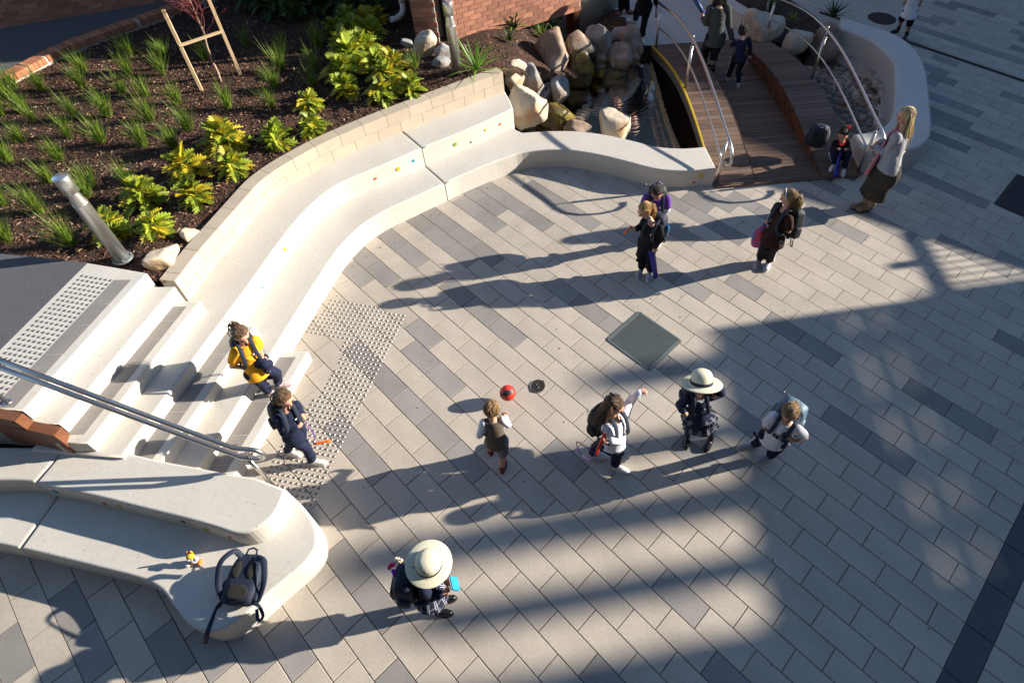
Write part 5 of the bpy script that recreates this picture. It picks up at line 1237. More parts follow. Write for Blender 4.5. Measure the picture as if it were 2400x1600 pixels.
def plaid_mat():
    m = bpy.data.materials.new('plaid_cloth'); m.use_nodes = True; n = m.node_tree.nodes; L = m.node_tree.links; b = n['Principled BSDF']; b.inputs['Roughness'].default_value = .9; b.inputs['Specular IOR Level'].default_value = .2
    at = n.new('ShaderNodeAttribute'); at.attribute_name = 'pleat'; sx = n.new('ShaderNodeSeparateXYZ'); L.new(at.outputs['Vector'], sx.inputs[0])
    out = None
    for i, (f, w) in enumerate(((11.0, .10), (11.0, .10), (3.0, .05))):
        mu = n.new('ShaderNodeMath'); mu.operation = 'MULTIPLY_ADD'; mu.inputs[1].default_value = f; mu.inputs[2].default_value = .22*i; L.new(sx.outputs[0 if i < 2 else 1], mu.inputs[0])
        fr = n.new('ShaderNodeMath'); fr.operation = 'FRACT'; L.new(mu.outputs[0], fr.inputs[0])
        lt = n.new('ShaderNodeMath'); lt.operation = 'LESS_THAN'; lt.inputs[1].default_value = w; L.new(fr.outputs[0], lt.inputs[0])
        if out is None: out = lt.outputs[0]
        else:
            a = n.new('ShaderNodeMath'); a.operation = 'MAXIMUM'; L.new(out, a.inputs[0]); L.new(lt.outputs[0], a.inputs[1]); out = a.outputs[0]
    mx = n.new('ShaderNodeMix'); mx.data_type = 'RGBA'; mx.inputs[6].default_value = (.012, .016, .035, 1); mx.inputs[7].default_value = (.30, .30, .36, 1); L.new(out, mx.inputs[0]); L.new(mx.outputs[2], b.inputs['Base Color']); return m
PLAID = plaid_mat()

TW = [(-.40, .108, .094), (-.1, .106, .092), (.1, .100, .084), (.4, .090, .077), (.7, .099, .080), (.88, .101, .072), (1.0, .082, .060), (1.09, .048, .045)]
def tw(t):
    for a, b in zip(TW, TW[1:]):
        if t <= b[0]:
            k = (t-a[0])/(b[0]-a[0]); k = max(0, k); return a[1]+(b[1]-a[1])*k, a[2]+(b[2]-a[2])*k
    return TW[-1][1:]
class Fig: pass
def figure(key):
    d = PEOPLE[key]; F = Fig(); F.J = {k: Vector(v) for k, v in d['J'].items()}; J = F.J; F.H = d['H']; F.s = d['H']/1.25; F.base = d['base']
    F.pel = (J['hipL']+J['hipR'])/2; F.ch = (J['shL']+J['shR'])/2; F.up = (F.ch-F.pel).normalized()
    F.sl = (J['shL']-J['shR']).normalized(); F.hl = (J['hipL']-J['hipR']).normalized()
    y, p = RAD(d['yaw']), RAD(d['pitch']); F.hf = Vector((math.cos(y)*math.cos(p), math.sin(y)*math.cos(p), math.sin(p))); F.hL = Vector((-math.sin(y), math.cos(y), 0)); F.hu = F.hf.cross(F.hL)
    F.R = Matrix((F.hf, F.hL, F.hu)).transposed(); F.hs = (F.H/1.25)**.45
    F.fw = F.sl.cross(F.up).normalized(); F.bf = F.hl.cross(F.up).normalized()
    return F
def torso_into(bm, F, t0, t1, infl, n=10, flare=0.0, seg=20, clipz=None):
    rg = []
    for k in range(n+1):
        t = t0+(t1-t0)*k/n; w, dp = tw(t); w *= F.s; dp *= F.s
        kk = max(0, min(1, t)); sd = F.hl.lerp(F.sl, kk).normalized(); c = F.pel+(F.ch-F.pel)*t
        if t < 0: c = F.pel+(F.ch-F.pel).length*t*F.up.lerp(Vector((0, 0, 1)), .7).normalized()
        fw = sd.cross(F.up).normalized(); fl = flare*max(0, (.5-t))*F.s
        rg.append([c+sd*(w+infl+fl)*math.cos(6.2832*j/seg)+fw*(dp+infl+fl)*math.sin(6.2832*j/seg) for j in range(seg)])
    ringloft(bm, rg)
def addbm(me, bm, mi0=0):
    """append a bmesh to a mesh"""
    b2 = bmesh.new(); b2.from_mesh(me); tmp = bpy.data.meshes.new('t'); bm.to_mesh(tmp); bm.free(); b2.from_mesh(tmp); b2.to_mesh(me); b2.free(); bpy.data.meshes.remove(tmp)
def hand_into(bm, wr, ha, F, sgn, curl=.7):
    d = (ha-wr).normalized(); n = d.cross(F.sl)
    n = n.normalized() if n.length > .2 else d.cross(F.up).normalized()
    a = d.cross(n).normalized()*sgn; s = F.hs*.92; pe = wr+d*.055*s
    pn = -n if n.dot(F.fw) > 0 else n
    for i, ln in enumerate((.85, 1.0, .95, .75)):
        r = .0068*s; p0 = pe+a*(i-1.5)*.0145*s-d*.012; p1 = p0+(d*(1-.3*curl)+pn*.45*curl).normalized()*.026*s*ln; p2 = p1+(d*(1-curl)+pn*(.4+.6*curl)).normalized()*.022*s*ln
        capsule(bm, p0, p1, r, r*.95, 7); capsule(bm, p1, p2, r*.95, r*.8, 7)
    p0 = wr+d*.018*s-a*.020*s; p1 = p0+(d*.7-a*.75+pn*.3).normalized()*.026*s; p2 = p1+(d*.9-a*.1+pn*.4).normalized()*.020*s
    capsule(bm, p0, p1, .0085*s, .0075*s, 7); capsule(bm, p1, p2, .0075*s, .0062*s, 7)
def person(key, label, skin, hair, top, bottom, shoes, **k):
    F = figure(key); J = F.J; s = F.s; hs = F.hs
    bm = NB(); torso_into(bm, F, -.15, 1.06, 0)
    hc = J['head']
    capsule(bm, F.ch+F.up*.01, hc-F.hu*.055*hs-F.hf*.012, .042*s, .038*hs)
    ellipsoid(bm, hc+F.hu*.012*hs, (.086*hs, .072*hs, .088*hs), F.R); ellipsoid(bm, hc-F.hu*.045*hs+F.hf*.02*hs, (.056*hs, .052*hs, .058*hs), F.R)
    capsule(bm, hc+F.hf*.080*hs+F.hu*.004*hs, hc+F.hf*.096*hs-F.hu*.022*hs, .010*hs, .014*hs)
    for q in (1, -1): ellipsoid(bm, hc+F.hL*q*.074*hs-F.hu*.012*hs-F.hf*.004, (.020*hs, .010*hs, .026*hs), F.R)
    for sd in 'LR':
        capsule(bm, J['sh'+sd], J['el'+sd], .040*s, .031*s); capsule(bm, J['el'+sd], J['wr'+sd], .030*s, .021*s)
        w, h = J['wr'+sd], J['ha'+sd]; capsule(bm, w, w+(h-w)*.45, .021*s, .024*s)
        capsule(bm, J['hip'+sd].lerp(F.pel, .25), J['kn'+sd], (.052 if bottom[0] == 'skirt' else .064)*s, .046*s); capsule(bm, J['kn'+sd], J['kn'+sd].lerp(J['an'+sd], .35), .043*s, .046*s); capsule(bm, J['kn'+sd].lerp(J['an'+sd], .35), J['an'+sd], .045*s, .029*s)
    me = remeshed('person', bm, .0115, 4)
    bm = NB()
    hand_into(bm, J['wrL'], J['haL'], F, 1, k.get('curl', .7)); hand_into(bm, J['wrR'], J['haR'], F, -1, k.get('curl', .7))
    for f in bm.faces: f.smooth = True
    for q in (1, -1):
        ellipsoid(bm, hc+F.hf*.0795*hs+F.hL*q*.030*hs+F.hu*.006*hs, (.006, .0115*hs, .0062*hs), F.R, 10, 6, 1)
        tube(bm, [hc+F.hf*.0815*hs+F.hL*q*.016*hs+F.hu*.026*hs, hc+F.hf*.080*hs+F.hL*q*.032*hs+F.hu*.030*hs, hc+F.hf*.074*hs+F.hL*q*.046*hs+F.hu*.024*hs], .0034*hs, 5, mi=1)
    tube(bm, [hc+F.hf*.068*hs+F.hL*q*.022*hs-F.hu*.056*hs for q in (-1, -.4, .4, 1)], [.003, .0062*hs, .0062*hs, .003], 6, mi=2)
    addbm(me, bm)
    for m in (skin, EYE, LIP): me.materials.append(m)
    base = Vector((F.pel.x, F.pel.y, F.base)); me.transform(Matrix.Translation(-base))
    po = bpy.data.objects.new('person', me); COL.objects.link(po); po.location = base; tag(po, label, 'person', k.get('group', 'people in the school courtyard'))
    def piece(name, bmx, m, vox=.011, sm=3, lab=None):
        mm = remeshed(name, bmx, vox, sm); mm.materials.append(m); o = bpy.data.objects.new(name, mm); COL.objects.link(o); adopt(o, po)
        if lab: o['label'] = lab
        return o
    # hair ---------------------------------------------------------
    style, hm = hair; hatted = k.get('hatted')
    bm = NB(); vs = ellipsoid(bm, (0, 0, 0), (1, 1, 1), None, 36, 24)
    low = {'short': -.45, 'bob': -.95, 'long': -.9}.get(style, -.62)
    for v in vs:
        d = v.co.normalized(); face = d.x > .05 and d.z < .30+.42*max(0, d.x)-.0 and not (d.x < .30 and d.z > .0 and abs(d.y) > .93)
        r = (.95 if hatted else 1.0)+.05*noise.noise(Vector((d.x*3, d.y*3, d.z*1.2)))
        if face or d.z < low: r = .80
        if style == 'bob' and not face and d.z < -.2: r *= 1.10
        loc = Vector((d.x*.096*hs-.006, d.y*.083*hs, d.z*.100*hs))*r
        v.co = hc+F.hu*.016*hs+F.R @ loc
    bmesh.ops.recalc_face_normals(bm, faces=bm.faces[:])
    rr = random.Random(key)
    def strand(pts, r): tube(bm, pts, r, 5)
    # loose surface strands over the cap so the hair reads as hair
    for q in range(0 if hatted else 170):
        th = rr.uniform(0, 6.2832); ph = rr.uniform(.1, 1.25)
        d0 = Vector((math.cos(th)*math.sin(ph), math.sin(th)*math.sin(ph), math.cos(ph)))
        if d0.x > .1 and d0.z < .34+.42*max(0, d0.x): continue
        pts = []
        for w_ in range(4):
            ph2 = ph+w_*.20; dd = Vector((math.cos(th)*math.sin(ph2)-.06*w_, math.sin(th)*math.sin(ph2), math.cos(ph2)))
            if dd.x > .05 and dd.z < .30+.42*max(0, dd.x): break
            if dd.z < low: break
            pts.append(hc+F.hu*.016*hs+F.R @ Vector((dd.x*.0985*hs-.006, dd.y*.0855*hs, dd.z*.1025*hs)))
        if len(pts) > 2: strand(pts, [.0025, .0042, .003, .0012][:len(pts)])
    back = -F.hf; hb_ = hc-F.hf*.085*hs
    dwn = Vector((0, 0, -1))
    if style == 'pony':
        tie = hb_+F.hu*(-.045 if hatted else .02)*hs; 
        for q in range(80):
            o_ = Vector((rr.gauss(0, .010), rr.gauss(0, .010), rr.gauss(0, .010))); L = rr.uniform(.13, .20)*hs*k.get('ponylen', 1)
            pdir = k.get('ponydir'); pd = Vector(pdir).normalized() if pdir else back
            strand([tie+o_, tie+pd*.035+F.hu*.012+o_*1.6, tie+pd*.055+dwn*L*.45+o_*2.2, tie+pd*.035+dwn*L+o_*2.0], [.0045, .006, .0055, .0015])
    if style in ('long', 'halfup'):
        n = 230 if style == 'long' else 150; LL_ = k.get('hairlen', .36)
        for q in range(n):
            a = rr.uniform(-1.5, 1.5); st0 = hc+F.hu*((-.03 if hatted else .03)+.05*rr.random())*hs+(-F.hf*math.cos(a)*.088+F.hL*math.sin(a)*.082)*hs
            L = LL_*rr.uniform(.75, 1.05); out = (-F.hf*math.cos(a)*.05+F.hL*math.sin(a)*.035)
            hd = Vector(k['hairdir']) if 'hairdir' in k else Vector((0, 0, 0)); wv = Vector((rr.gauss(0, .012), rr.gauss(0, .012), 0))
            b1_ = F.ch - F.fw*(.085*s+.012)+F.up*.0
            mid_ = st0+dwn*L*.35+out*.6+hd*L*.2+wv; en = st0+dwn*L+out*.8+hd*L+wv*2.2
            strand([st0, st0.lerp(mid_, .5)+out*.25, mid_, mid_.lerp(en, .5)+wv*.5, en], [.0045, .0052, .0050, .0042, .0012])
    ho = part_world('hair', bm, hm, po)
    if 'ribbon' in k:
        bm = NB(); rp = hb_+F.hu*(k.get('ribup', .03))*hs+F.hL*k.get('ribside', 0)
        for q in range(8):
            dv = Vector((rr.gauss(0, .022), rr.gauss(0, .022), rr.gauss(0, .022))); ellipsoid(bm, rp+dv, (.017, .013, .013), None, 8, 6)
        part_world('hair_ribbon', bm, k['ribbon'], po)
    if 'band' in k:
        bm = NB(); tube(bm, [hc+F.R @ Vector((.022*hs+.01*math.sin(t), .0885*hs*math.cos(t), .020*hs+.100*hs*math.sin(t))) for t in [math.pi*q/16 for q in range(17)]], .0055, 6); part_world('headband', bm, k['band'], po)
    # top ------------------------------------------------------------
    ttype, tm, slv, hem = top
    bm = NB(); torso_into(bm, F, hem, 1.05, .009*s, 12, k.get('flare', .03))
    for sd in 'LR':
        a, e, w = J['sh'+sd], J['el'+sd], J['wr'+sd]
        if slv == 'short': capsule(bm, a, a.lerp(e, .62), .054*s, .058*s)
        elif slv == 'long':
            capsule(bm, a, e, .053*s, .045*s); capsule(bm, e, e.lerp(w, .93), .043*s, .035*s)
            for q in range(3):
                c = e.lerp(w, .25+.25*q); capsule(bm, c+Vector((rr.gauss(0, .006), rr.gauss(0, .006), .004)), c+(w-e)*.06, .041*s, .039*s)
        else: capsule(bm, a.lerp(F.ch, .25), a.lerp(F.ch, .2), .045*s, .045*s)
    for q in range(9):      # drape folds
        t = rr.uniform(hem+.1, .75); an = rr.uniform(0, 6.28); w_, dp_ = tw(t); c = F.pel+(F.ch-F.pel)*t+F.sl*(w_*s+.006)*math.cos(an)+F.fw*(dp_*s+.006)*math.sin(an)
        dv = (F.sl*math.sin(an)*rr.uniform(-1, 1)+F.up*rr.uniform(-.9, .9)).normalized()*.05*s; capsule(bm, c-dv, c+dv, .012*s, .008*s, 8)
    to = piece(ttype, bm, tm, .0115, 2)
    if k.get('collar'):
        bm = NB(); n_ = F.ch+F.up*.028*s; tube(bm, [n_+F.sl*.052*s*math.cos(t)+F.fw*(.048*s*math.sin(t)+.008)-F.up*(.018*math.sin(t)) for t in [6.2832*q/18 for q in range(19)]], .013*s, 8); part_world('collar', bm, k['collar'], to)
    if k.get('under_sleeve'):
        bm = NB()
        for sd in 'LR': capsule(bm, J['sh'+sd], J['el'+sd], .047*s, .041*s); capsule(bm, J['el'+sd], J['el'+sd].lerp(J['wr'+sd], .95), .040*s, .031*s)
        piece('sleeve', bm, k['under_sleeve'], .011, 3)
    if k.get('crest'):
        bm = NB(); c = F.pel+(F.ch-F.pel)*.78+F.fw*(.080*s+.0165)+F.sl*.045*s; R = Matrix((F.sl, F.up, F.fw)).transposed()
        for q in range(5): ellipsoid(bm, c+F.sl*rr.uniform(-.012, .012)+F.up*rr.uniform(-.016, .016), (.010, .011, .004), R, 8, 6)
        part_world('crest', bm, k['crest'], to)
    if k.get('print'):
        bm = NB(); R = Matrix((F.sl, F.up, F.fw)).transposed()
        for q in range(16): ellipsoid(bm, F.pel+(F.ch-F.pel)*rr.uniform(.45, .66)+F.fw*(.079*s+.017)+F.sl*rr.gauss(0, .028)*s, (rr.uniform(.006, .014), rr.uniform(.005, .012), .0035), R, 8, 5)
        part_world('chest_print', bm, k['print'], to)
    # bottoms ----------------------------------------------------------
    bt, bmats = bottom
    if bt in ('trousers', 'shorts'):
        bm = NB(); torso_into(bm, F, -.30, .16, .008*s, 6)
        for sd in 'LR':
            h, kn, an = J['hip'+sd], J['kn'+sd], J['an'+sd]
            if bt == 'trousers':
                capsule(bm, h, kn, .078*s, .059*s); capsule(bm, kn, kn.lerp(an, .9), .058*s, .050*s)
                c = kn.lerp(an, .82); capsule(bm, c, c+(an-kn)*.06, .054*s, .054*s)
                for q in range(5):
                    c = h.lerp(kn, rr.uniform(.5, 1)) if q < 3 else kn.lerp(an, rr.uniform(.1, .8)); o_ = Vector((rr.gauss(0, 1), rr.gauss(0, 1), rr.gauss(0, .4))).normalized(); capsule(bm, c+o_*.030*s, c+o_*.034*s+Vector((rr.gauss(0, .03), rr.gauss(0, .03), .01)), .028*s, .026*s, 8)
            else: capsule(bm, h, kn.lerp(h, .02), .080*s, .070*s)
        bo_ = piece(bt, bm, bmats, .0115, 2)
        if k.get('stripe'):
            for sd, sg in (('L', 1), ('R', -1)):
                bm = NB(); h, kn, an = J['hip'+sd], J['kn'+sd], J['an'+sd]; ov = F.hl*sg
                def outp(p, r): return p+ov*r
                tube(bm, [outp(h, .083*s), outp(h.lerp(kn, .5), .074*s), outp(kn, .0655*s), outp(kn.lerp(an, .5), .058*s), outp(kn.lerp(an, .93), .057*s)], .016*s, 8, flat=.35, upv=ov); part_world('side_stripe', bm, k['stripe'], bo_)
    elif bt == 'skirt':
        bm = NB(); rg = []; pl_ = bm.verts.layers.float_vector.new('pleat'); seg = 64; kn_ = (J['knL']+J['knR'])/2; ln = k.get('skirtlen', 1.0); info = []
        top_c = F.pel+F.up*.05*s; bot_c = F.pel+(kn_-F.pel)*ln; n = 10
        hk = (J['knL']-J['knR']); wk = max(.16*s, hk.length/2+.075*s)*k.get('skirtw', 1.0); sdk = hk.normalized() if hk.length > .05 else F.hl
        for q in range(n+1):
            t = q/n; c = top_c.lerp(bot_c, t); sd_ = F.hl.lerp(sdk, t*.6).normalized(); fw = sd_.cross(Vector((0, 0, 1))).normalized(); w_ = (.112*s)*(1-t)+wk*t+.055*s*math.sin(math.pi*min(1, t*1.6))*(1 if t < .625 else 0); dp = (.100*s)*(1-t)+max(.125*s, wk*.72)*t+.02*s*math.sin(math.pi*min(1, t*1.6))
            ring_ = []
            for j in range(seg):
                a = 6.2832*j/seg; pz = 1+.045*t*math.sin(a*16)+.03*t*math.sin(a*5+1)
                ring_.append(c+sd_*w_*pz*math.cos(a)+fw*dp*pz*math.sin(a)); info.append((j/seg, t, 0))
            rg.append(ring_)
        V_ = ringloft(bm, rg); i = 0
        for r_ in V_:
            for v in r_: v[pl_] = Vector(info[i]); i += 1
        bmesh.ops.recalc_face_normals(bm, faces=bm.faces[:]); part_world('skirt', bm, bmats, po)
    if k.get('socks'):
        bm = NB()
        for sd in 'LR': capsule(bm, J['kn'+sd].lerp(J['an'+sd], .22), J['an'+sd], .050*s, .035*s)
        piece('socks', bm, k['socks'], .010, 3)
    # shoes ------------------------------------------------------------
    sm_, som, boot = shoes
    for sd in 'LR':
        an, to_ = J['an'+sd], J['to'+sd]; d = Vector((to_.x-an.x, to_.y-an.y, 0)); d = d.normalized() if d.length > .01 else F.bf
        fz = to_.z-.03*(1 if to_.z-.03 > -.5 else 1); fz = max(fz, F.base) if k.get('floor', True) else fz
        he = Vector((an.x, an.y, fz))-d*.030*s; FL = .155*F.H; te_ = he+d*FL; side_ = Vector((-d.y, d.x, 0))
        bm = NB()
        capsule(bm, he+d*.032*s+Vector((0, 0, .036*s)), he+d*FL*.5+Vector((0, 0, .038*s)), .036*s, .037*s); capsule(bm, he+d*FL*.5+Vector((0, 0, .036*s)), te_-d*.036*s+Vector((0, 0, .029*s)), .038*s, .033*s)
        capsule(bm, he+d*.034*s+Vector((0, 0, .04*s)), Vector((an.x, an.y, an.z))+Vector((0, 0, .012)), .036*s, .036*s)
        if boot:
            kn = J['kn'+sd]
            for q in range(7): c = an.lerp(kn, .08+.09*q); capsule(bm, c, c+(kn-an)*.05, (.046+.0015*q+.003*(q % 2))*s, (.047+.0015*q)*s)
        so_ = piece('boot' if boot else 'shoe', bm, sm_, .009, 2)
        for v in so_.data.vertices:
            if v.co.z < fz+.004: v.co.z = fz+.004
        bm = NB(); out = []
        for q in range(20):
            a = 6.2832*q/20; x_ = math.cos(a); c = he+d*(FL*.5+FL*.52*x_)+side_*(.036+.006*x_-.004*math.cos(2*a))*s*math.sin(a); out.append(c)
        prism(bm, out, fz+.001, fz+.020*s); part_world('sole', bm, som, so_)
        if k.get('laces'):
            bm = NB(); tp = he+d*FL*.5+Vector((0, 0, .074*s))
            for q in range(4): tube(bm, [tp+d*(q*.014-.02)*s+side_*.022*s-Vector((0, 0, .006+.003*q)), tp+d*(q*.014-.014)*s-side_*.022*s-Vector((0, 0, .006+.003*q))], .004, 5)
            part_world('laces', bm, k['laces'], so_)
    F.obj = po; F.top = to; return F
def part_world(name, bm, m, parent):
    for f in bm.faces: f.smooth = True
    return part(name, bm, m, parent)
def superbox(bm, c, R, size, n=4.0, taper=0.0, seg=8):
    t = bmesh.new(); bmesh.ops.create_cube(t, size=2.0)
    bmesh.ops.subdivide_edges(t, edges=t.edges[:], cuts=seg, use_grid_fill=True)
    for v in t.verts:
        x, y, z = v.co; q = (abs(x)**n+abs(y)**n+abs(z)**n)**(1/n); x, y, z = x/q, y/q, z/q
        k_ = 1-taper*max(0, z); p = Vector((x*size[0]/2*k_, y*size[1]/2*k_, z*size[2]/2)); p += Vector((1, 1, 1))*.006*noise.noise(p*14); v.co = Vector(c)+R @ p
    for f in t.faces: f.smooth = True
    me = bpy.data.meshes.new('t'); t.to_mesh(me); t.free(); bm.from_mesh(me); bpy.data.meshes.remove(me)
PACKM = {'navy': mat('pack_navy', (.012, .018, .038), .7, var=.2, vscale=12, bump=.3, bscale=40), 'black': mat('pack_black', (.010, .010, .014), .65, var=.2, vscale=12, bump=.3, bscale=40), 'blue': mat('pack_steel_blue', (.09, .15, .20), .5, var=.25, vscale=9, bump=.3, bscale=40)}
M_mesh = mat('pack_mesh', (.018, .016, .014), .95, var=.3, vscale=60); M_strap = mat('pack_strap', (.014, .022, .042), .75, var=.1); M_zip = mat('pack_zip', (.05, .055, .065), .4); M_clip = mat('metal_clip', (.6, .6, .6), .25, 1.0); M_bottle = mat('bottle_blue', (.02, .12, .22), .2)
def backpack(F, label, m='navy', size=(.27, .17, .37), off=0.0, worn=True, R=None, c=None, lift=0.0, extras=()):
    s = F.s if F else 1.0; pm_ = PACKM[m]; size = [q*min(1.08, max(.95, s)) for q in size]
    if worn:
        up = F.up.lerp(Vector((0, 0, 1)), .35).normalized(); sl = (F.sl-up*F.sl.dot(up)).normalized(); bk = up.cross(sl)*-1
        bk = -(sl.cross(up)).normalized(); R = Matrix((sl, bk, up)).transposed()
        c = F.pel.lerp(F.ch, .58)+bk*(.082*s+size[1]/2+.008+off)+up*lift
    sl, bk, up = R.col[0], R.col[1], R.col[2]; c = Vector(c)
    base = c-up*size[2]/2 if worn else c
    g = empty('backpack', base); tag(g, label, 'backpack', 'school backpacks')
    bm = NB(); superbox(bm, c, R, size, 4.2, .14); part('main_bag', bm, pm_, g)
    bm = NB(); superbox(bm, c+bk*size[1]*.42-up*size[2]*.14, R, (size[0]*.78, size[1]*.5, size[2]*.52), 4, .1); pk = part('front_pocket', bm, pm_, g)
    bm = NB(); tube(bm, [c+bk*size[1]*.60*1.0+sl*size[0]*.34*math.cos(t)+up*(size[2]*.06*math.sin(t)+size[2]*.02) for t in [math.pi*q/8 for q in range(9)]], .004, 5); part('zip', bm, M_zip, pk)
    bm = NB(); tube(bm, [c+bk*size[1]*.18+sl*size[0]*.47*math.cos(t)+up*(size[2]*.43*math.sin(t)) for t in [math.pi*(q/10) for q in range(11)]], .0045, 5); part('zip', bm, M_zip, g)
    for q in (1, -1):
        bm = NB(); superbox(bm, c+sl*q*size[0]*.50-up*size[2]*.22, R, (.05, size[1]*.6, size[2]*.40), 4, .1, 5); part('side_pocket', bm, pm_, g)
    bm = NB(); tp = c+up*size[2]*.48-bk*size[1]*.30
    tube(bm, [tp+sl*.045, tp+sl*.04+up*.04, tp+up*.055, tp-sl*.04+up*.04, tp-sl*.045], .009, 7, flat=.5, upv=bk); part('handle', bm, M_strap, g)
    if worn:
        for sd, q in (('L', 1), ('R', -1)):
            sh = F.J['sh'+sd].lerp(F.ch+F.up*.04, .42)
            pts = [c+up*size[2]*.40-bk*size[1]*.46+sl*q*size[0]*.24, sh-F.fw*.05*s+F.up*.058*s, sh+F.up*.068*s, sh+F.fw*.060*s+F.up*.045*s, F.pel.lerp(F.ch, .70)+F.fw*.108*s+sl*q*.072*s, F.pel.lerp(F.ch, .45)+F.fw*.085*s+sl*q*.092*s, F.pel.lerp(F.ch, .32)+sl*q*.125*s, c-up*size[2]*.38-bk*size[1]*.40+sl*q*size[0]*.42]
            bm = NB(); tube(bm, catmull(pts, .02), .021*s, 8, flat=.24, upv=F.fw+F.up*.4); st_ = part('strap', bm, M_strap, g)
        bm = NB(); b_ = c-up*size[2]*.46-bk*.02+sl*size[0]*.38
        tube(bm, catmull([b_, b_-up*.06+sl*.02, b_-up*.10+sl*.045, b_-up*.07+sl*.06, b_-up*.01+sl*.04], .015), .010, 6, flat=.3, upv=bk); part('loose_strap', bm, M_strap, g)
    else:
        fr = -bk
        for (ox, oz, wx, wz) in ((0.24, .16, .13, .34), (-.24, .16, .13, .34), (0, -.27, .62, .28)):
            bm = NB(); superbox(bm, c+fr*size[1]*.50+sl*ox*size[0]*.9+up*oz*size[2], R, (size[0]*wx*1.7 if wx < .3 else size[0]*wx*1.05, .025, size[2]*wz), 2.6, 0, 5); part('back_pad', bm, M_mesh, g)
    if 'bottle' in extras:
        bm = NB(); q = c+sl*size[0]*.56-up*size[2]*.12; tube(bm, [q-up*.09, q+up*.06, q+up*.075, q+up*.10], [.033, .033, .018, .016], 12); part('water_bottle', bm, M_bottle, g)
    if 'clips' in extras:
        bm = NB()
        for q in range(6): ellipsoid(bm, c+bk*size[1]*.3+up*size[2]*(.46-.02*q)+sl*(.05*(q-3)), (.008, .008, .012), None, 8, 6)
        part('clip_charm', bm, M_clip, g)
    if 'pompom' in extras:
        for (dx, dz, mm) in ((-.05, .02, mat('pompom_pink', (.65, .05, .14), .9)), (.0, .05, mat('pompom_cream', (.55, .47, .36), .9)), (-.02, -.03, mat('pompom_violet', (.20, .03, .28), .9))):
            bm = NB(); q = c+up*size[2]*.42+bk*(size[1]*.35-dx)+sl*(.06+dz)
            for z_ in range(7): ellipsoid(bm, q+Vector((random.gauss(0, .012), random.gauss(0, .012), random.gauss(0, .012))), (.016, .015, .015), None, 8, 6)
            part('pompom', bm, mm, g)
    if 'tagcharm' in extras:
        q = c-up*size[2]*.52+bk*.05; bm = NB(); tube(bm, [q+up*.05, q-up*.02], .003, 5); box(bm, q-up*.05, (.05, .012, .055)); part('square_charm', bm, M_zip, g)
    if 'stripes' in extras:
        for q in (0, 1):
            bm = NB(); tube(bm, [c+sl*(size[0]*.40+.0)+up*size[2]*(.47-.02*q)-bk*(.03-.05*q), c+sl*size[0]*.52+up*size[2]*.2-bk*(.03-.05*q), c+sl*size[0]*.53-up*size[2]*.15-bk*(.03-.05*q)], .012, 6, flat=.4, upv=sl); part('reflective_stripe', bm, M_label, g)
    if 'plush' in extras:
        bm = NB(); q = c-up*size[2]*.2+bk*size[1]*.55+sl*.12
        for v_, r_ in (((0, 0, 0), .028), ((0, 0, .04), .022), ((.02, 0, -.035), .014), ((-.02, 0, -.035), .014)): ellipsoid(bm, q+Vector(v_), (r_, r_, r_), None, 10, 8)
        part('plush_charm', bm, mat('plush_pale', (.55, .45, .46), .9), g)
    return g
def sunhat(F, upv, crown=.098, brim=.185):
    hat_m = mat('felt_cream', (.60, .57, .42), .85, var=.05, vscale=10, bump=.15); band_m = mat('hat_band', (.012, .013, .022), .7)
    up = Vector(upv).normalized(); o = F.J['head']+F.hu*.030*F.hs+up*.030*F.hs; hs = F.hs
    prof = [(.060, -.012), (brim*.75, -.019), (brim, -.014), (brim+.003, -.010), (brim, -.006), (brim*.72, -.010), (crown+.008, -.002), (crown, .008), (crown*.985, .05), (crown*.94, .085), (crown*.78, .115), (crown*.5, .132), (crown*.2, .138), (.0015, .138)]
    bm = NB(); lathe(bm, o, up, [(p[0]*hs, p[1]*hs) for p in prof], 48)
    h = part_world('sun_hat', bm, hat_m, F.obj)
    bm = NB(); lathe(bm, o, up, [(crown*.9*hs, .0), ((crown+.004)*hs, .001), ((crown+.0035)*hs, .036*hs), (crown*.9*hs, .037*hs)], 48); part_world('hat_band', bm, band_m, h)

yel = person('yellow', 'girl in a yellow polo shirt walking down the stairs with a bundled jacket', SK, ('pony', HB), ('polo_shirt', YEL, 'short', -.22), ('trousers', NAVY), (SHP, SOLE, False), laces=LACE, collar=YEL, crest=WHITE)
navw = person('navyw', 'girl in a navy tracksuit and white shoes stepping off the stairs', SK, ('pony', HB), ('track_top', NAVY, 'long', -.12), ('trousers', NAVY), (SHW, SOLE, False), crest=WHITE, collar=NAVY, ponydir=(-.5, -.8, -.2))
boy = person('boy', 'small boy in a taupe vest seen from behind running after the ball', SK, ('short', HLB), ('vest', VEST, None, -.18), ('shorts', CAMO), (SHR, SOLED, False), under_sleeve=WHITE, socks=None)
whi = person('white', 'long-haired girl in a white skivvy throwing with one arm raised', SK, ('long', HB), ('skivvy', WHITE, 'long', -.08), ('trousers', NAVY), (SHW, SOLE, False), collar=WHITE, hairlen=.34, hairdir=(-.18, -.1, 0), ribbon=NAVY, ribup=.06)
dar = person('dark', 'girl in a navy blazer holding the brim of her cream sun hat', SK, ('halfup', HB), ('blazer', NAVY, 'long', -.30), ('skirt', PLAID), (SHB, SOLED, False), collar=WHITE, socks=SOCK, crest=WHITE, skirtlen=1.0, hairlen=.16, flare=.05, hatted=True)
tee = person('tee', 'girl in a white printed tee shirt with a hand at her face', SK, ('pony', HLB), ('tee_shirt', WHITE, 'short', -.20), ('trousers', NAVY), (SHG, SOLE, False), print_=1, stripe=WHITE, laces=SHW, flare=.03, ponydir=(.7, .6, -.6), **{'print': BLACK})
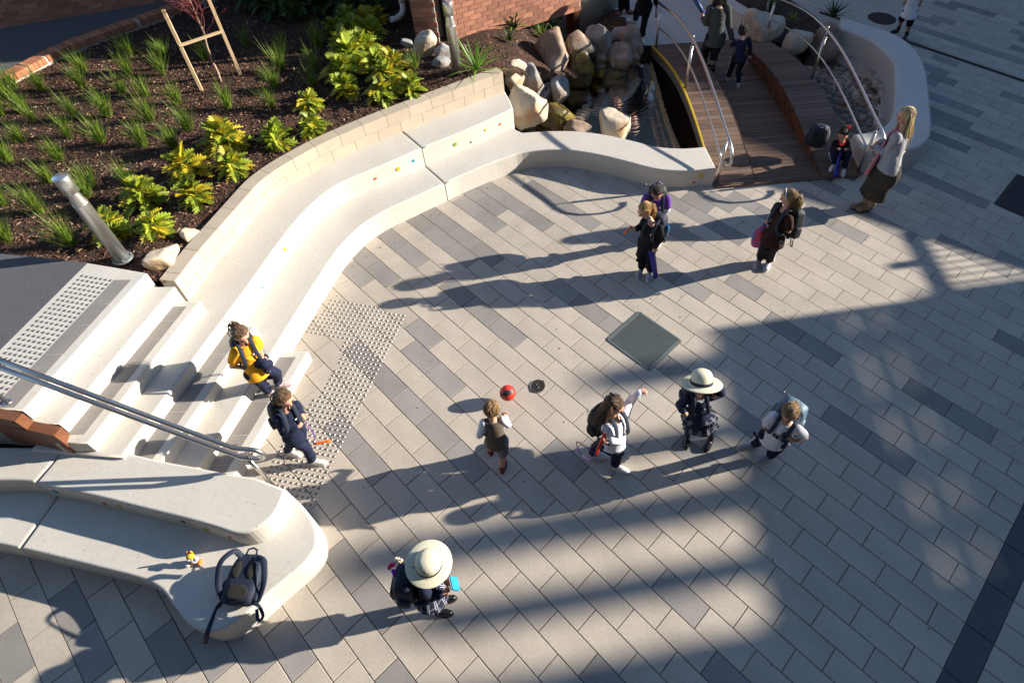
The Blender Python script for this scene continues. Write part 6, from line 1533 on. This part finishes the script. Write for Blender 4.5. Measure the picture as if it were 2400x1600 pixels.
hat = person('hat', 'girl in a navy blazer under a wide cream hat reading a blue book', SK, ('pony', HR), ('blazer', NAVY, 'long', -.25), ('skirt', PLAID), (SHB, SOLED, False), socks=SOCK, ponydir=(-.3, -.9, 0), ponylen=1.3, skirtlen=.95, skirtw=.85, curl=.4, hatted=True)
pur = person('purple', 'girl in a purple polo shirt bending her head behind the ponytailed girl', SKT, ('pony', HD), ('polo_shirt', PUR, 'short', -.2), ('trousers', NAVY), (SHW, SOLE, False), under_sleeve=WHITE, crest=WHITE, collar=PUR, ribbon=mat('ribbon_violet', (.22, .2, .5), .6), ribup=.05)
pon = person('pony', 'ginger ponytailed girl in a dark tracksuit holding a long blue bag', SK, ('pony', HG_), ('track_top', BLACK, 'long', -.15), ('trousers', BLACK), (SHG, SOLE, False), crest=WHITE, ribbon=NAVY, ribup=.02, ponydir=(.75, -.55, 0))
bro = person('brown', 'girl in a chocolate shirt and white headband carrying a patterned pink bag', SK, ('pony', HLB), ('polo_shirt', BRN, 'short', -.25), ('trousers', BLACK), (SHG, SOLE, False), band=WHITE, stripe=WHITE, ponydir=(.8, -.5, 0), laces=SHW, flare=.04)
wom = person('woman', 'blonde woman in a grey jumper, pink scarf and long charcoal skirt', SK, ('long', HBL), ('jumper', GREYK, 'long', -.14), ('skirt', CHAR), (BOOT, SOLED, True), hairlen=.55, hairdir=(.05, -.12, 0), skirtlen=1.42, skirtw=.95, collar=PINK)
sea = person('seated', 'small girl with a red hair ribbon sitting on the end of the bridge', SKT, ('pony', HD), ('track_top', BLACK, 'long', -.05), ('trousers', NAVY), (SHW, SOLE, False), collar=RED, ribbon=RED, ribup=.075, ribside=.04, stripe=WHITE, floor=False)
bwo = person('bridgew', 'dark long-haired woman in a tweed jacket walking away over the bridge', SK, ('long', HD), ('jacket', TWEED, 'long', -.30), ('trousers', BLACK), (BOOT, SOLED, True), hairlen=.62)
bki = person('bridgek', 'child with bobbed dark hair and quilted navy vest led across the bridge', SK, ('bob', HD), ('quilted_vest', NAVY, 'long', -.22), ('trousers', BLACK), (SHW, SOLE, False), stripe=WHITE, floor=False)
btr = person('boytr', 'boy in a white shirt and black shorts at the top edge', SKT, ('short', HB), ('shirt', WHITE, 'short', -.30), ('shorts', BLACK), (SHB, SOLED, False), flare=.05)
bm = NB()
for sd in 'LR':
    a, n_ = btr.J['an'+sd], btr.J['kn'+sd]; capsule(bm, a, a.lerp(n_, .28), .038, .040)
mm = remeshed('socks', bm, .01, 2); mm.materials.append(BLACK); o = bpy.data.objects.new('socks', mm); COL.objects.link(o); adopt(o, btr.obj)
la = person('legA', 'person in dark trousers and brown shoes at the left side of the path', SK, ('short', HB), ('jumper', NAVY, 'long', -.15), ('trousers', BLACK), (mat('shoe_tan', (.2, .09, .05), .6), SOLED, False))
lb = person('legB', 'person in black tracksuit and white shoes standing behind the bridge rail', SK, ('short', HD), ('track_top', BLACK, 'long', -.15), ('trousers', BLACK), (SHW, SOLE, False))
sunhat(dar, (.0, .50, .86), .108, .20); sunhat(hat, (.10, -.10, 1), .108, .185)
backpack(yel, 'black backpack on the girl in the yellow polo shirt', 'black')
backpack(navw, 'navy backpack on the girl stepping off the stairs', 'navy')
backpack(whi, 'black backpack on the long-haired girl throwing', 'black', extras=('clips',))
backpack(dar, 'backpack with pale charms on the girl holding her hat brim', 'navy', extras=('clips', 'bottle'))
backpack(tee, 'steel-blue backpack on the girl in the white tee shirt', 'blue', (.30, .19, .40), lift=.07, extras=('clips',))
backpack(hat, 'navy backpack with fluffy pink charm on the girl with the book', 'navy', (.28, .19, .40), extras=('pompom',))
backpack(pur, 'dark backpack on the girl in the purple shirt', 'black', extras=('clips',))
backpack(pon, 'dark backpack with a blue bottle on the ponytailed girl', 'navy', extras=('bottle',))
backpack(bro, 'dark backpack with square charm on the girl with the white headband', 'black', (.28, .18, .40), extras=('clips', 'tagcharm'))
# backpack standing on the bridge strip beside the seated girl
d_ = Vector((-.25, -.97, 0)).normalized(); upv_ = (Vector((0, 0, 1))-d_*.12).normalized(); sl_ = d_.cross(upv_).normalized(); R_ = Matrix((sl_, -d_, upv_)).transposed()
Rb = Matrix((Vector((.96, -.25, 0)).normalized(), Vector((.25, .96, .1)).normalized(), Vector((.96, -.25, 0)).cross(Vector((.25, .96, .1))).normalized())).transposed()
backpack(None, 'dark backpack with silver stripes standing beside the seated girl', 'navy', (.30, .20, .40), worn=False, R=Rb, c=(4.035, 8.398, 0.470), extras=('plush', 'stripes'))
# lone backpack lying on the lower left seat
pa, pb_ = Vector((-2.854, 1.536, 0.460)), Vector((-2.828, 1.916, 0.500)); u_ = (pb_-pa).normalized(); n_ = Vector((0, 0, 1)); sl_ = u_.cross(n_).normalized(); n_ = sl_.cross(u_).normalized(); Rl = Matrix((sl_, -n_, u_)).transposed()
cl = Vector((-2.860, 1.719, 0.455)); lone = backpack(None, 'navy backpack lying with its straps up on the rounded concrete seat', 'navy', (.30, .17, .42), worn=False, R=Rl, c=cl)
def ribbon(name, pts, r, m, parent, flat=.25, upv=(0, 0, 1), step=.015):
    bm = NB(); tube(bm, catmull(pts, step), r, 8, flat=flat, upv=upv); return part(name, bm, m, parent)
ribbon('strap', [cl+u_*.17+n_*.08-sl_*.06, cl+u_*.20+n_*.14-sl_*.12, cl+u_*.10+n_*.16-sl_*.19, cl-u_*.04+n_*.10-sl_*.19, cl-u_*.14+n_*.05-sl_*.15], .026, M_strap, lone)
ribbon('strap', [cl+u_*.17+n_*.08+sl_*.07, cl+u_*.14+n_*.12+sl_*.16, cl+u_*.0+n_*.10+sl_*.21, cl-u_*.12+n_*.04+sl_*.19, cl-u_*.19+n_*.0+sl_*.15], .026, M_strap, lone)
ribbon('loose_strap', [cl-u_*.18-sl_*.12+n_*.03, Vector((-3.080, 1.533, 0.345)), Vector((-3.095, 1.431, 0.343)), Vector((-3.102, 1.323, 0.335)), Vector((-3.138, 1.289, 0.240)), Vector((-3.180, 1.277, 0.170))], .019, M_strap, lone, .12, upv=(.5, -.5, .7))
ribbon('loose_strap', [cl-u_*.18+sl_*.14+n_*.02, cl-u_*.20+sl_*.20+n_*.02, cl-u_*.27+sl_*.24-n_*.03, cl-u_*.30+sl_*.20-n_*.05, cl-u_*.22+sl_*.17-n_*.02], .014, M_strap, lone, .2)

# ================================================================== THINGS PEOPLE HOLD OR USE
def prop(name, label, cat, bm, m, base, smooth=True):
    if smooth:
        for f in bm.faces: f.smooth = True
    o = part_top(name, bm, m, base); tag(o, label, cat); return o
# ball in the air
BC = Vector((-0.690, 3.825, 0.152)); BRr = .092
mb = bpy.data.materials.new('ball_rubber'); mb.use_nodes = True; n = mb.node_tree.nodes; L = mb.node_tree.links; b = n['Principled BSDF']; b.inputs['Roughness'].default_value = .5
tc = n.new('ShaderNodeTexCoord'); sx = n.new('ShaderNodeSeparateXYZ'); L.new(tc.outputs['Object'], sx.inputs[0])
def mth(op, a, bb=None):
    q = n.new('ShaderNodeMath'); q.operation = op
    for i, v in enumerate((a, bb)):
        if v is None: continue
        if isinstance(v, (int, float)): q.inputs[i].default_value = v
        else: L.new(v, q.inputs[i])
    return q.outputs[0]
band1 = mth('LESS_THAN', mth('ABSOLUTE', sx.outputs[2]), mth('SUBTRACT', .034, mth('MULTIPLY', mth('ABSOLUTE', sx.outputs[0]), .30)))
band2 = mth('LESS_THAN', mth('ABSOLUTE', mth('SUBTRACT', mth('MULTIPLY', sx.outputs[0], sx.outputs[0]), .0055)), .0006)
bb_ = mth('MAXIMUM', band1, band2)
mx = n.new('ShaderNodeMix'); mx.data_type = 'RGBA'; mx.inputs[6].default_value = (.58, .03, .02, 1); mx.inputs[7].default_value = (.018, .018, .02, 1); L.new(bb_, mx.inputs[0]); L.new(mx.outputs[2], b.inputs['Base Color'])
bm = NB(); bmesh.ops.create_uvsphere(bm, u_segments=40, v_segments=24, radius=BRr)
ball = obj('rubber_ball', bm, mb, None, True); ball.location = BC; ball.rotation_mode = 'QUATERNION'; vy_ = Vector((.07, -.55, .83)).normalized(); vx_ = (Vector((1, .35, .1))-vy_*Vector((1, .35, .1)).dot(vy_)).normalized(); ball.rotation_quaternion = Matrix((vx_, vy_, vx_.cross(vy_))).transposed().to_quaternion(); tag(ball, 'red and black basketball in the air above its shadow', 'ball')
# long blue bag of the ponytailed girl
def taper(pts, rad, flat=.5, upv=(0, 0, 1), seg=12):
    bm = NB(); tube(bm, catmull(pts, .03), [rad[0]+(rad[1]-rad[0])*i/max(1, len(catmull(pts, .03))-1) for i in range(len(catmull(pts, .03)))], seg, flat=flat, upv=upv); return bm
BLUE = mat('nylon_blue', (.012, .022, .26), .5, var=.2, vscale=10, bump=.3, bscale=20)
prop('bat_bag', 'long shiny blue bag hanging from the hand of the ponytailed girl', 'bag', taper([(1.084, 5.799, 0.620), (1.134, 5.716, 0.420), (1.210, 5.705, 0.060)], (.055, .038), .5, (.6, -.8, 0)), BLUE, (1.216, 5.733, 0.030))
prop('foam_bat', 'royal blue foam bat held upright by the seated girl', 'bat', taper([(4.286, 8.018, 0.460), (4.280, 7.933, 0.280), (4.262, 7.823, 0.090)], (.020, .040), 1.0), BLUE, (4.269, 7.836, 0.080))
REDP = mat('plastic_red', (.70, .035, .015), .35); ORG = mat('plastic_orange', (.80, .14, .01), .35); CORD = mat('cord_purple', (.17, .05, .28), .7)
hr_ = whi.J['haR']; wrp = whi.J['wrR'].lerp(hr_, .8); ax = (Vector((0.365, 2.964, 0.800))-Vector((0.295, 2.855, 0.660))).normalized()
rec = prop('recorder', 'red plastic recorder in the hand of the girl in the white skivvy', 'recorder', taper([wrp+ax*.13, wrp, wrp-ax*.16], (.020, .014), 1.0), REDP, wrp-ax*.16)
bm = NB(); tube(bm, catmull([wrp-ax*.15, wrp-ax*.18+Vector((-.06, -.02, -.02)), wrp-ax*.14+Vector((-.16, .0, .0)), wrp-ax*.06+Vector((-.22, .03, .02)), wrp-ax*.10+Vector((-.12, .03, -.01)), wrp-ax*.15], .02), .0045, 5); part('cord', bm, CORD, rec)
q0, q1 = Vector((-2.664, 3.098, 0.340)), Vector((-2.494, 3.131, 0.340))
fl_ = prop('toy_flute', 'orange toy flute dangling from purple cords beside the stairs', 'flute', taper([q0, q1], (.013, .015), 1.0), ORG, q0)
for hh in (navw.J['haR'], navw.J['haL']):
    bm = NB(); tube(bm, catmull([hh, hh.lerp(q0, .5)+Vector((.03, 0, -.05)), q0], .03), .0032, 5); part('cord', bm, CORD, fl_)
hh = pon.J['haR']; prop('whistle', 'small orange whistle in the outstretched hand of the ponytailed girl', 'whistle', taper([hh+Vector((.04, .02, .05)), hh, hh+Vector((-.05, -.02, -.05))], (.010, .016), 1.0), ORG, hh)
# bundled jacket
bm = NB(); c = yel.J['haR'].lerp(yel.J['haL'], .5)+Vector((0, .01, .05)); rr = random.Random(4)
for q in range(9): ellipsoid(bm, c+Vector((rr.gauss(0, .022), rr.gauss(0, .022), rr.gauss(.0, .028))), (.055, .05, .045), None, 12, 8)
capsule(bm, c, c+Vector((.03, -.03, -.12)), .035, .03)
mm = remeshed('bundled_jacket', bm, .010, 2); mm.materials.append(NAVY); o = bpy.data.objects.new('bundled_jacket', mm); COL.objects.link(o); tag(o, 'dark jacket rolled up in the arms of the yellow polo girl', 'jacket')
# book
hc_ = hat.J['haR'].lerp(hat.J['haL'], .5); bm = NB(); Rk = Matrix.Rotation(.35, 3, 'Z') @ Matrix.Rotation(-.5, 3, 'Y'); box(bm, hc_+Vector((.015, .02, .03)), (.018, .11, .10), R=Rk, bev=.002)
bk_ = prop('book', 'blue covered book held by the girl in the wide hat', 'book', bm, mat('book_blue', (.02, .27, .55), .35), hc_, False)
bm = NB(); box(bm, hc_+Vector((.005, .02, .032)), (.012, .104, .094), R=Rk); part('pages', bm, M_white, bk_)
# small black camera held by the tee shirt girl
hh = tee.J['haL']; bm = NB(); box(bm, hh+Vector((-.01, .02, .04)), (.055, .04, .05), rz=.5, bev=.006); capsule(bm, hh+Vector((-.02, .0, .04)), hh+Vector((-.05, -.03, .04)), .02, .022); prop('toy_camera', 'small black object in the hand of the white tee shirt girl', 'camera', bm, SHB, hh)
# patterned drawstring bag
mp_ = mat('bag_pattern', (.48, .03, .09), .6, var=.2, vscale=20, col2=(.10, .09, .30), c2fac=(.47, .53), detail=2)
bm = NB(); t_ = bro.J['haL'].lerp(bro.J['haR'], .5); bt_ = Vector((2.579, 6.001, 0.340)); 
tube(bm, catmull([t_, t_.lerp(bt_, .16), t_.lerp(bt_, .35), t_.lerp(bt_, .7), t_.lerp(bt_, .92), bt_], .03), [.016+.085*math.sin(math.pi*min(1, i/19.0*1.0))**.7 if False else (.02, .03)[0] for i in range(len(catmull([t_, t_.lerp(bt_, .16), t_.lerp(bt_, .35), t_.lerp(bt_, .7), t_.lerp(bt_, .92), bt_], .03)))], 16)
bm.free(); bm = NB(); N_ = 16; pr = [.014, .017, .022, .036, .056, .075, .090, .099, .104, .106, .106, .104, .101, .096, .088, .074, .02]
tube(bm, [t_.lerp(bt_, i/N_) for i in range(N_+1)], pr, 18, flat=.62, upv=(0, 1, 0)); prop('drawstring_bag', 'red and violet patterned drawstring bag held by the girl with the headband', 'bag', bm, mp_, bt_)
bm = NB(); box(bm, bro.J['haL']+Vector((.0, .01, .05)), (.06, .01, .045), rz=.3); prop('note_card', 'small white card in the hand of the girl with the headband', 'card', bm, M_label, bro.J['haL'], False)
bm = NB(); box(bm, wom.J['haL']+Vector((-.06, .0, .01)), (.09, .07, .012), rz=.4, bev=.003); prop('paper_cup_sleeve', 'cream folded paper in the hand of the blonde woman', 'paper', bm, mat('cream_paper', (.5, .46, .33), .8), wom.J['haL'], False)
bm = NB(); a_ = bwo.J['haL']; tube(bm, [a_+Vector((.06, -.02, -.08)), a_+Vector((-.16, .02, .20))], [.035, .045], 12); prop('paper_roll', 'rolled dark blue folder in the left hand of the woman on the bridge', 'folder', bm, mat('folder_blue', (.015, .045, .16), .5), a_)
# pink scarf of the woman
F = wom
bm = NB(); pts = catmull([F.ch+F.up*.06+F.sl*.03+F.fw*.05, F.ch-F.up*.02+F.fw*.125+F.sl*.02, F.pel.lerp(F.ch, .55)+F.fw*.15+F.sl*.03, F.pel.lerp(F.ch, .12)+F.fw*.19+F.sl*.05, F.pel.lerp(F.ch, -.30)+F.fw*.24+F.sl*.06], .03)
tube(bm, pts, [.045+.045*min(1, i/len(pts)*1.4) for i in range(len(pts))], 12, flat=.28, upv=F.fw)
sc2 = part_world('scarf', bm, PINK, wom.obj)
bm = NB(); e_ = pts[-1]
for q in range(14): tube(bm, [e_+F.sl*(q-6.5)*.012, e_+F.sl*(q-6.5)*.013+Vector((0, 0, -.07))+F.fw*.01], .0035, 4)
part_world('fringe', bm, PINK, sc2)
# toy left on the seat: simple yellow and white stuffed figure
tq = Vector((-3.430, 1.915, 0.335)); ty = empty('stuffed_toy', tq); tag(ty, 'small yellow and white stuffed toy left on the lower concrete seat', 'toy')
YT = mat('toy_yellow', (.62, .36, .02), .7); WT_ = mat('toy_white', (.60, .57, .62), .7); OT = mat('toy_orange', (.55, .17, .01), .7)
def toy(name, parts, m, par):
    bm = NB()
    for c, r in parts: ellipsoid(bm, tq+Vector(c), r, None, 14, 10)
    return part(name, bm, m, par)
tb = toy('body', [((0, 0, .05), (.035, .032, .048))], WT_, ty); th = toy('head', [((-.005, .01, .115), (.036, .032, .032))], YT, ty)
toy('ear', [((-.02, .03, .155), (.010, .008, .026))], OT, th); toy('ear', [((.012, .035, .155), (.010, .008, .026))], YT, th); toy('muzzle', [((-.014, -.018, .108), (.017, .014, .012))], WT_, th)
toy('arm', [((.036, .0, .075), (.02, .018, .024))], WT_, ty); toy('arm', [((-.045, .015, .05), (.024, .014, .014))], YT, ty); toy('leg', [((-.055, -.035, .02), (.024, .02, .02))], WT_, ty); toy('leg', [((-.03, -.025, .018), (.022, .014, .014))], OT, ty); toy('leg', [((.045, -.01, .02), (.018, .03, .018))], OT, ty)
print('objects', len(bpy.data.objects))
